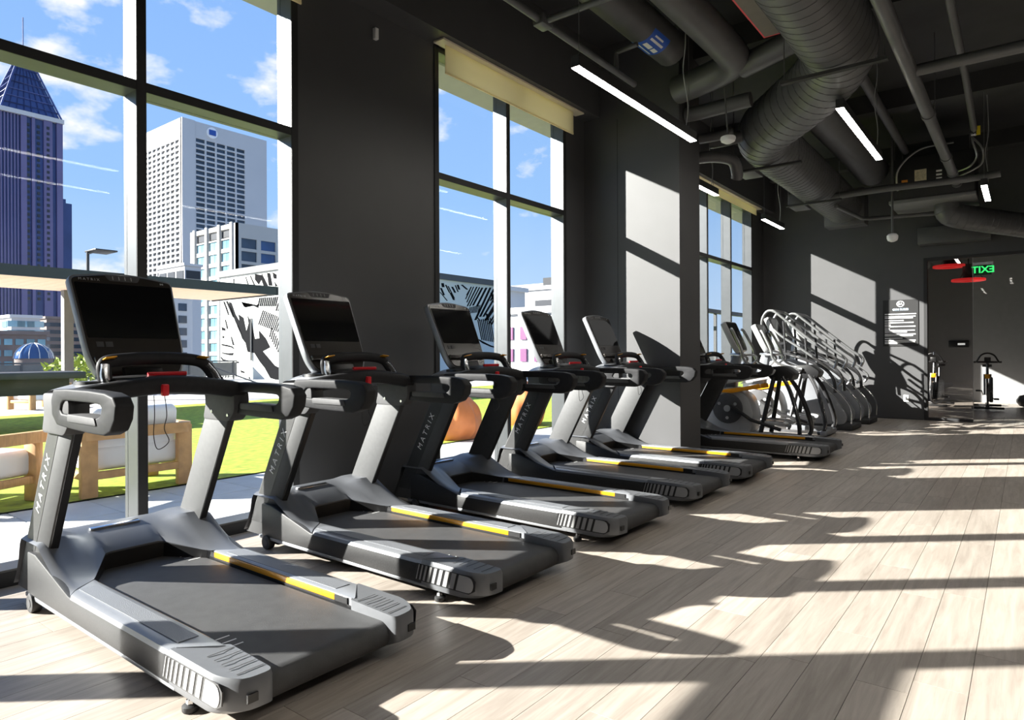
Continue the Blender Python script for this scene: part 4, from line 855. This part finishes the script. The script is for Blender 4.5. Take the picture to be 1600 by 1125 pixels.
# ---- mural building
MA = [[(-8.26,4.33),(-7.96,3.73),(-7.55,3.14),(-7.03,2.56),(-6.57,2.04),(-6.34,1.48),(-5.67,1.41),(-5.12,0.92),(-4.69,0.62),(-4.16,0.08),(-3.12,-0.08),(-3.12,0.57),(-3.73,0.75),(-4.84,1.5),(-4.15,1.71),(-4.57,2.2),(-5.22,2.64),(-5.17,2.21),(-5.61,2.18),(-5.88,3.03),(-6.33,3.48),(-6.22,3.04),(-6.45,2.61),(-6.73,3.37),(-7.25,3.58),(-7.14,3.19),(-7.55,3.59),(-7.96,4.25)],[(-6.96,4.26),(-6.67,3.96),(-6.21,4.05),(-5.43,4.01),(-5.21,4.06),(-5.26,3.83),(-5.76,3.98),(-6.55,3.92)],[(-8.87,4.39),(-8.69,4.35),(-8.33,3.81),(-8.21,3.55),(-8.35,3.59)],[(-8.57,4.39),(-8.38,4.37),(-7.9,3.86),(-7.67,3.4),(-7.85,3.44)],[(-8.7,3.34),(-8.57,3.31),(-8.33,2.81),(-8.46,2.78)],[(-9.05,2.93),(-8.64,2.82),(-8.64,2.69),(-9.01,2.73)],[(-8.95,2.41),(-8.73,2.37),(-8.81,2.27),(-8.98,2.29)],[(-8.07,2.36),(-7.95,2.33),(-7.68,1.87),(-7.86,1.86)],[(-9.06,1.95),(-8.46,1.89),(-7.86,1.79),(-7.6,1.58),(-7.98,1.73),(-8.59,1.81),(-9.06,1.87)],[(-9.06,1.46),(-8.35,1.41),(-7.74,1.42),(-7.86,1.29),(-8.23,1.3),(-9.02,1.4)],[(-9.15,1.23),(-8.84,1.07),(-8.23,0.99),(-8.35,0.91),(-8.9,0.98),(-9.15,1.13)],[(-9.07,0.84),(-8.66,0.65),(-8.57,0.45),(-8.82,0.45),(-9.03,0.65)],[(-7.49,0.94),(-7.22,0.94),(-7.19,0.85),(-7.42,0.85)],[(-7.93,0.47),(-7.66,0.5),(-7.69,0.37),(-7.87,0.37)],[(-7.07,0.47),(-6.64,0.38),(-6.68,0.3),(-7.02,0.34)],[(-6.26,0.18),(-6.04,-0.0),(-6.22,-0.01)],[(-8.91,0.26),(-8.82,0.26),(-8.87,0.03),(-8.97,0.03)],[(-8.63,0.23),(-8.53,0.23),(-8.6,-0.01),(-8.7,-0.01)],[(-8.36,0.17),(-8.26,0.17),(-8.33,-0.03),(-8.41,-0.03)],[(-7.43,3.08),(-7.26,2.94),(-6.57,2.04),(-6.51,1.95),(-6.91,2.24),(-7.0,2.43),(-7.38,2.91)],[(-5.58,5.7),(-4.97,5.59),(-4.98,5.32),(-5.2,5.09),(-5.58,5.39)],[(-4.92,5.68),(-4.54,5.23),(-4.33,4.97),(-4.76,5.01),(-4.98,5.38)],[(-4.43,5.67),(-4.12,5.62),(-3.91,4.94),(-4.28,4.98),(-4.33,5.33)],[(-3.91,5.66),(-3.54,5.51),(-3.54,5.28),(-3.8,5.32)],[(-6.08,5.64),(-5.97,5.62),(-5.58,5.11),(-5.7,5.11)],[(-6.54,5.62),(-6.45,5.6),(-6.2,5.16),(-6.29,5.15)],[(-7.77,5.61),(-7.67,5.59),(-7.65,5.3),(-7.74,5.32)],[(-3.75,5.17),(-3.44,4.91),(-3.65,4.89)],[(-5.15,4.38),(-5.02,4.37),(-5.22,3.92),(-5.35,3.93)],[(-4.96,4.38),(-4.83,4.37),(-5.03,3.92),(-5.16,3.92)],[(-4.78,4.37),(-4.65,4.37),(-4.85,3.91),(-4.98,3.91)],[(-4.6,4.37),(-4.47,4.36),(-4.66,3.9),(-4.79,3.9)],[(-4.41,4.36),(-4.29,4.36),(-4.48,3.89),(-4.61,3.9)],[(-4.23,4.36),(-4.11,4.35),(-4.3,3.88),(-4.43,3.89)],[(-4.05,4.36),(-3.93,4.35),(-4.12,3.87),(-4.25,3.88)],[(-3.87,4.35),(-3.75,4.34),(-3.94,3.86),(-4.07,3.87)],[(-3.7,4.35),(-3.57,4.34),(-3.76,3.86),(-3.89,3.86)],[(-3.52,4.34),(-3.4,4.34),(-3.59,3.85),(-3.71,3.85)],[(-3.45,4.02),(-3.33,4.01),(-3.53,3.61),(-3.65,3.61)],[(-3.28,4.01),(-3.15,4.0),(-3.35,3.6),(-3.47,3.6)],[(-3.1,4.0),(-2.98,4.0),(-3.18,3.59),(-3.3,3.6)],[(-4.83,3.69),(-4.72,3.69),(-5.18,2.94),(-5.29,2.95)],[(-4.67,3.65),(-4.56,3.65),(-5.02,2.9),(-5.13,2.9)],[(-4.5,3.61),(-4.4,3.6),(-4.86,2.86),(-4.96,2.86)],[(-4.34,3.56),(-4.24,3.56),(-4.69,2.82),(-4.8,2.82)],[(-4.19,3.52),(-4.08,3.52),(-4.53,2.78),(-4.64,2.78)],[(-4.03,3.48),(-3.92,3.47),(-4.37,2.74),(-4.48,2.74)],[(-3.87,3.44),(-3.77,3.43),(-4.21,2.7),(-4.32,2.7)],[(-3.71,3.39),(-3.61,3.39),(-4.05,2.66),(-4.16,2.66)],[(-3.56,3.35),(-3.46,3.35),(-3.9,2.62),(-4.0,2.62)],[(-3.4,3.31),(-3.3,3.31),(-3.74,2.58),(-3.85,2.58)],[(-3.25,3.27),(-3.15,3.27),(-3.59,2.54),(-3.69,2.54)],[(-3.1,3.23),(-3.0,3.22),(-3.43,2.5),(-3.53,2.5)],[(-4.03,2.73),(-3.93,2.72),(-4.14,2.25),(-4.25,2.25)],[(-3.91,2.59),(-3.8,2.59),(-4.02,2.11),(-4.12,2.12)],[(-3.78,2.46),(-3.68,2.46),(-3.89,1.98),(-4.0,1.98)],[(-3.66,2.32),(-3.56,2.32),(-3.77,1.85),(-3.87,1.85)],[(-3.54,2.19),(-3.43,2.19),(-3.64,1.71),(-3.75,1.72)],[(-3.41,2.06),(-3.31,2.06),(-3.52,1.58),(-3.62,1.58)],[(-3.29,1.92),(-3.19,1.92),(-3.4,1.45),(-3.5,1.45)],[(-3.17,1.79),(-3.07,1.79),(-3.28,1.32),(-3.38,1.32)]]
MB_ = [[(11.85,5.55),(11.99,5.56),(11.06,4.27),(10.94,4.26)],[(12.37,5.54),(12.56,5.55),(11.62,4.35),(11.44,4.34)],[(13.16,5.6),(13.38,5.62),(11.86,3.45),(11.65,3.44)],[(13.9,5.31),(14.12,5.33),(12.64,3.69),(12.43,3.68)],[(13.89,4.58),(14.12,4.59),(12.96,3.49),(12.74,3.49)],[(13.9,3.95),(14.1,3.96),(13.43,3.2),(13.24,3.19)],[(11.33,5.51),(11.44,5.52),(10.9,4.71),(10.8,4.7)],[(13.91,3.53),(14.08,3.54),(13.75,2.95),(13.58,2.94)],[(9.54,5.37),(9.71,5.38),(9.99,5.04),(9.82,5.03)],[(10.04,5.53),(10.21,5.55),(10.36,5.26),(10.18,5.25)],[(9.22,5.39),(9.32,5.4),(9.88,4.69),(9.78,4.69)],[(8.67,5.52),(8.9,5.54),(8.97,5.3),(8.74,5.29)],[(8.53,4.99),(8.62,4.99),(9.24,4.51),(9.15,4.5)],[(11.19,5.32),(11.27,5.33),(10.97,4.96),(10.89,4.96)],[(13.24,5.27),(13.46,5.28),(13.95,4.42),(13.72,4.41)],[(12.13,5.55),(12.25,5.55),(11.28,4.28),(11.17,4.28)],[(12.76,5.57),(12.97,5.58),(12.01,4.32),(11.81,4.31)],[(13.53,5.55),(13.75,5.57),(12.32,3.67),(12.11,3.67)],[(13.99,4.95),(14.19,4.96),(12.79,3.44),(12.6,3.43)],[(13.99,4.27),(14.19,4.28),(13.19,3.24),(13.0,3.24)],[(11.56,5.53),(11.66,5.54),(11.01,4.51),(10.91,4.51)],[(9.0,5.45),(9.12,5.46),(9.47,5.0),(9.35,5.0)],[(9.39,5.0),(9.56,5.01),(9.88,4.59),(9.71,4.58)],[(10.4,5.56),(10.58,5.58),(11.1,5.32),(10.92,5.3)],[(8.57,5.23),(8.73,5.24),(9.0,4.83),(8.84,4.82)],[(9.86,5.49),(9.96,5.5),(10.21,5.11),(10.11,5.1)],[(13.93,5.63),(14.1,5.64),(13.35,4.75),(13.18,4.75)],[(12.15,3.41),(12.28,3.42),(11.97,3.66),(11.84,3.65)],[(12.76,3.9),(12.95,3.91),(13.11,3.5),(12.92,3.49)],[(13.53,4.14),(13.73,4.15),(14.02,3.74),(13.82,3.74)],[(11.95,3.46),(12.05,3.47),(12.43,2.2),(12.33,2.2)],[(12.12,3.48),(12.22,3.5),(12.6,2.18),(12.5,2.18)],[(12.29,3.51),(12.39,3.52),(12.78,2.16),(12.67,2.16)],[(12.46,3.54),(12.57,3.55),(12.95,2.14),(12.85,2.14)],[(12.64,3.56),(12.74,3.58),(13.13,2.12),(13.03,2.12)],[(12.81,3.59),(12.92,3.61),(13.31,2.11),(13.21,2.1)],[(12.99,3.62),(13.09,3.63),(13.49,2.09),(13.38,2.09)],[(13.17,3.65),(13.27,3.66),(13.67,2.07),(13.56,2.07)],[(11.22,4.23),(11.3,4.23),(11.07,3.82),(11.0,3.82)],[(11.36,4.25),(11.44,4.26),(11.21,3.84),(11.13,3.83)],[(11.5,4.28),(11.57,4.29),(11.34,3.85),(11.27,3.85)],[(11.63,4.31),(11.71,4.31),(11.48,3.87),(11.4,3.87)],[(11.77,4.34),(11.85,4.34),(11.62,3.89),(11.54,3.88)],[(11.91,4.37),(11.99,4.37),(11.76,3.9),(11.68,3.9)],[(12.05,4.39),(12.13,4.4),(11.89,3.92),(11.82,3.92)],[(12.19,4.42),(12.27,4.43),(12.03,3.94),(11.96,3.93)],[(11.97,2.29),(12.52,2.1),(13.32,1.85),(14.07,1.72),(14.07,1.64),(13.24,1.77),(12.44,1.99),(11.97,2.22)]]
mb_ = thing('mural_building', 'low building painted with a black and white mural', 'building', (-27.52, 20.06, 0))
MB().box(-9.2, 0, 0, 14.9, -.03, 5.75).build('wall', X['murwall'], mb_, smooth=False); MB().box(-9.35, .12, -.12, 15.0, 5.75, 6.10).build('coping', X['steel'], mb_, smooth=False)
mwall = bpy.data.objects['wall'] if False else mb_.children[0]
for p in MA: MB().prism(p, 'y', -.012, 0).build('painted_shape', X['murblack'], mwall, smooth=False)
for p in MB_: MB().prism(p, 'x', 0, .012).build('painted_shape', X['murblack'], mwall, smooth=False)
MB().cyl((-5.9, -.06, 1.0), (-5.9, -.06, 3.3), .05, 6).build('downpipe', X['steelgrey'], mb_)
# ---- canopy frame seen through the far window
pg = thing('pergola_frame', 'thin dark pergola frame outside the far window', 'pergola', (-7.4, 19.2, 0))
MB().box(-.06, .06, -.5, 4.2, 2.48, 2.60).build('beam', X['steel'], pg, smooth=False); MB().box(-3.2, .06, -.5, -.42, 2.50, 2.58).build('cross_beam', X['steel'], pg, smooth=False)
for y in (.35, 3.9): MB().box(-.04, .04, y-.04, y+.04, 0, 2.48).build('post', X['steel'], pg, smooth=False)

# ---- city buildings (axis aligned with the room; -y faces sunlit, +x faces in shade)
wmesh = {}
def win_obj(parent, face, x, y, z, w, h, m, d=.12):
    key = (face, round(w, 3), round(h, 3), m.name)
    if key not in wmesh:
        b = MB().box(-w/2, w/2, -d, d, -h/2, h/2) if face == '-y' else MB().box(-d, d, -w/2, w/2, -h/2, h/2)
        wmesh[key] = b.mesh('window', smooth=False); wmesh[key].materials.append(m)
    return obj('window', wmesh[key], None, parent, (x, y, z))
def lattice(name, parent, face, u0, u1, z0, z1, us, zs, cw, chh, at, depth, m):
    """grid of piers and spandrels around window cells; us,zs = cell centres"""
    b = MB()
    def bx(a0, a1, c0, c1):
        if a1 <= a0 or c1 <= c0: return
        if face == '-y': b.box(a0, a1, at-depth, at, c0, c1)
        else: b.box(at, at+depth, a0, a1, c0, c1)
    e = [u0] + sum([[u-cw/2, u+cw/2] for u in sorted(us)], []) + [u1]
    for k in range(0, len(e), 2): bx(e[k], e[k+1], z0, z1)
    zz = sorted(zs); ez = [z0] + sum([[z-chh/2, z+chh/2] for z in zz], []) + [z1]
    for u in us:
        for k in range(0, len(ez), 2): bx(u-cw/2, u+cw/2, ez[k], ez[k+1])
    return b.build(name, m, parent, smooth=False)
# white office tower
k = 2.4; tx, ty = -409.4, 199.2; tz = 147.2
wt = thing('office_tower', 'tall white office tower with a dense grid of small windows', 'tower', (0, 0, 0))
MB().box(-486, tx-1.2, ty+1.2, ty+58, -14, tz-1).build('core', X['white'], wt, smooth=False)
us = [-414.6 - 6.12*i for i in range(9)]; zs = [1.3+(56.3-1.3)*k - 3.34*i for i in range(34)]
lattice('sunlit_facade', wt, '-y', -486, tx, -14, tz, us, zs, 4.9, 2.1, ty+1.2, 1.2, X['white'])
for u in us:
    for z in zs[:26]: win_obj(wt, '-y', u, ty+1.1, z, 4.9, 2.1, X['darkpane'])
us2 = [(88.0+2.82*i)*k for i in range(5)]; zs2 = [1.3+(57.3-1.3)*k - 3.34*i for i in range(30)]
lattice('shaded_facade', wt, '+x', ty, ty+58, -14, tz, us2, zs2, 5.7, 2.35, tx-1.2, 1.2, X['white'])
for u in us2:
    for z in zs2[:24]: win_obj(wt, '+x', tx-1.1, u, z, 5.7, 2.35, X['pane'])
MB().box(tx, tx+1.0, ty, ty+8.0, -14, tz).build('corner_pier', X['white'], wt, smooth=False)
lg = MB().tube([(tx, 218.6, 143.4-1.0), (tx+.8, 218.6, 143.4-1.0)], 3.5, 24).build('logo_disc', mat('bright_white_logo', (.9, .9, .9), .6, var=.02), wt)
MB().box(tx+.8, tx+1.2, 216.4, 220.8, 140.8, 144.1).build('logo_mark', mat('blue_logo', (.02, .08, .35), .5, var=.03), lg, smooth=False)
# violet tower with pyramid lattice top
vt = thing('office_tower', 'violet glass tower with a pyramid top at the left edge', 'tower', (0, 0, 0))
vx = -732.0; b0, b1, zt = 110.0, 242.0, 224.0
MB().box(vx-70, vx, b0, b1, -14, zt).build('shaft', X['purpled'], vt, smooth=False)
MB().box(vx-60, vx-4, b1, 246.5, -14, 153).box(vx-60, vx-8, 246.5, 253, -14, 150).build('setback', X['purpled'], vt, smooth=False)
for i in range(19): MB().box(vx, vx+1.5, 160+i*2.55, 161.1+i*2.55, -14, zt-1).build('rib', X['purple'], vt, smooth=False)
for y0, y1 in ((208.4, 213), (217, 219.5), (226.5, 233.5), (237, 242)): MB().box(vx, vx+2.6, y0, y1, -14, zt-1).build('pier', X['purple'], vt, smooth=False)
for y in (214.6, 222.8, 229.8):
    for i in range(32): win_obj(vt, '+x', vx+(2.7 if y > 226 else .3), y, zt-8-5.2*i, 2.2, 2.6, X['darkpane'], d=.4)
MB().box(vx-70, vx+3.5, b0, b1+1, zt-1, zt+3.0).build('cornice', X['white'], vt, smooth=False)
cy = 218.0; ax = vx-24
def pyr(z): return 24.5*(1-(z-zt-2)/72.0)
py = MB()
for sx in (-1, 1):
    for sy in (-1, 1): py.tube([(ax+sx*pyr(zt+2), cy+sy*pyr(zt+2), zt+2), (ax+sx*.8, cy+sy*.8, zt+72)], .9, 5)
for f in range(1, 9):
    z = zt+2+f*7.6; r_ = pyr(z); py.tube([(ax-r_, cy-r_, z), (ax+r_, cy-r_, z), (ax+r_, cy+r_, z), (ax-r_, cy+r_, z)], .5, 4, closed=True)
for f in range(-3, 4):
    for s_ in (-1, 1):
        py.tube([(ax+pyr(zt+2)*1.0, cy+f*6.2, zt+2), (ax+1, cy+f*.3, zt+70)], .35, 4); py.tube([(ax+f*6.2, cy-pyr(zt+2), zt+2), (ax+f*.3, cy-1, zt+70)], .35, 4)
py.build('pyramid_lattice', X['lattice'], vt)
MB().lathe([(23.5*1.414, 0), (.5, 69)], (0, 0, 0), 4).build('pyramid_core', X['purpled'], vt, loc=(ax, cy, zt+2)).rotation_euler = (0, 0, R(45))
MB().cyl((ax, cy, zt+70), (ax, cy, zt+100), .5, 6).build('spire', X['lattice'], vt)
# cream office block
cb = thing('office_block', 'cream office block with tall blue glass bays', 'building', (0, 0, 0))
cx, cy_, cz = -161.9, 92.9, 35.7
MB().box(-186, cx-.6, cy_+.6, cy_+40, -14, cz-.6).build('core', X['cream'], cb, smooth=False)
ux = [-167.2, -173.4, -180.2]; zr = [30.6-3.40*i for i in range(13)]
lattice('sunlit_facade', cb, '-y', -186, cx, -14, cz, ux, [33.3]+zr, 4.9, 2.35, cy_+.6, .6, X['cream'])
for u in ux:
    win_obj(cb, '-y', u, cy_+.5, 33.3, 4.9, 1.6, X['darkpane'])
    for z in zr:
        for s in (-1, 1): win_obj(cb, '-y', u+s*1.22, cy_+.42, z, 2.3, 2.25, X['paneteal'])
uy = [cy_+3.6, cy_+9.2]
lattice('shaded_facade', cb, '+x', cy_, cy_+40, -14, cz, uy, zr, 4.4, 2.6, cx-.6, .6, X['cream'])
for j, u in enumerate(uy):
    for z in zr: win_obj(cb, '+x', cx-.5, u, z, 4.4, 2.6, X['pane'] if j == 0 else X['blueglass'])
for x in (-164, -170.3, -176.8, -183.4): MB().box(x-.5, x+.5, cy_-.4, cy_, -14, cz+.3).build('pilaster', X['cream'], cb, smooth=False)
# smaller buildings
def block(label, x0, x1, y0, y1, z1, m, wm, nu, nv, cw, ch_, zt, dz, nu2=0, name='low_building'):
    t = thing(name, label, 'building', (0, 0, 0))
    MB().box(x0, x1, y0, y1, -14, z1).build('wall', m, t, smooth=False); MB().box(x0-.3, x1+.3, y0-.3, y1+.3, z1, z1+.5).build('parapet', m, t, smooth=False)
    for i in range(nu):
        for j in range(nv): win_obj(t, '-y', x1-(i+.5)*(x1-x0)/nu, y0, zt-dz*j, cw, ch_, wm)
    for i in range(nu2):
        for j in range(nv): win_obj(t, '+x', x1, y0+(i+.5)*(y1-y0)/nu2, zt-dz*j, cw, ch_, wm)
    return t
pk = block('white parking deck below the white tower', -150, -138.5, 68.0, 71.5, 20.0, X['white'], X['darkpane'], 3, 2, 3.0, 1.7, 18.2, 3.2, 1)
block('narrow grey block left of the cream office block', -106, -98.5, 46.5, 49.5, 11.5, X['white'], X['pane'], 3, 7, 1.2, 1.1, 10.2, 1.8, 1)
block('white block with teal windows far left', -150, -131.0, 36.0, 40.0, 7.6, X['white'], X['paneteal'], 3, 3, 2.4, 1.0, 6.6, 1.5, 3)
block('brown brick block with small windows far left', -121, -107.5, 26.0, 33.6, 4.2, X['brick'], X['paneteal'], 6, 5, .9, .8, 3.2, 1.5, 6)
block('dark slab block with banded windows far left', -190, -160, 50, 58.5, 9.0, X['brick'], X['pane'], 5, 7, 4.0, .8, 7.8, 1.5, 5)
pb = block('pale block with blue glass bays outside the middle window', -62, -50.2, 77.0, 84, 10.7, X['cream'], X['blueglass'], 1, 1, 2.0, .5, 10.2, 2.5, 0)
for i in range(3):
    for j in range(4): win_obj(pb, '-y', -59.4+i*1.3, 77.0, 8.6-j*1.9, 1.2, 1.7, X['blueglass'])
wb = block('white stepped block outside the middle window', -54.4, -46.5, 73.2, 76.2, 9.9, X['white'], X['darkpane'], 1, 2, 4.2, 1.0, 8.0, 3.6, 0)
MB().box(-51.5, -46.0, 73.5, 76.2, 10.4, 11.5).build('dark_penthouse', X['darkpane'], wb, smooth=False)
for j in range(4): win_obj(wb, '+x', -46.5, 74.7, 8.3-j*2.3, 2.4, 1.9, X['blueglass'])
block('low white block with magenta windows outside the middle window', -34.2, -27.6, 41.5, 46, 4.4, X['white'], X['pink'], 5, 3, .6, 1.0, 2.9, 1.7, 2)
block('long white roof behind the mural building', -52, -46, 56, 62, 8.4, X['white'], X['darkpane'], 1, 1, 3, .8, 6.8, 2)
dm = thing('glass_dome', 'small blue lattice dome roof at the far left', 'dome', (-98.5, 29.4, 1.0))
MB().cyl((0, 0, -15), (0, 0, 0), 2.0, 16).build('drum', X['brick'], dm)
MB().lathe([(2.1*math.cos(R(a)), 1.9*math.sin(R(a))) for a in (0, 20, 40, 60, 75, 88)], n=16).build('shell', X['blueglass'], dm)
for a in range(0, 180, 30): MB().tube([(2.14*math.cos(R(p))*math.cos(R(a)), 2.14*math.cos(R(p))*math.sin(R(a)), 1.94*math.sin(R(p))) for p in range(0, 181, 20)], .05, 4).build('rib', X['white'], dm)
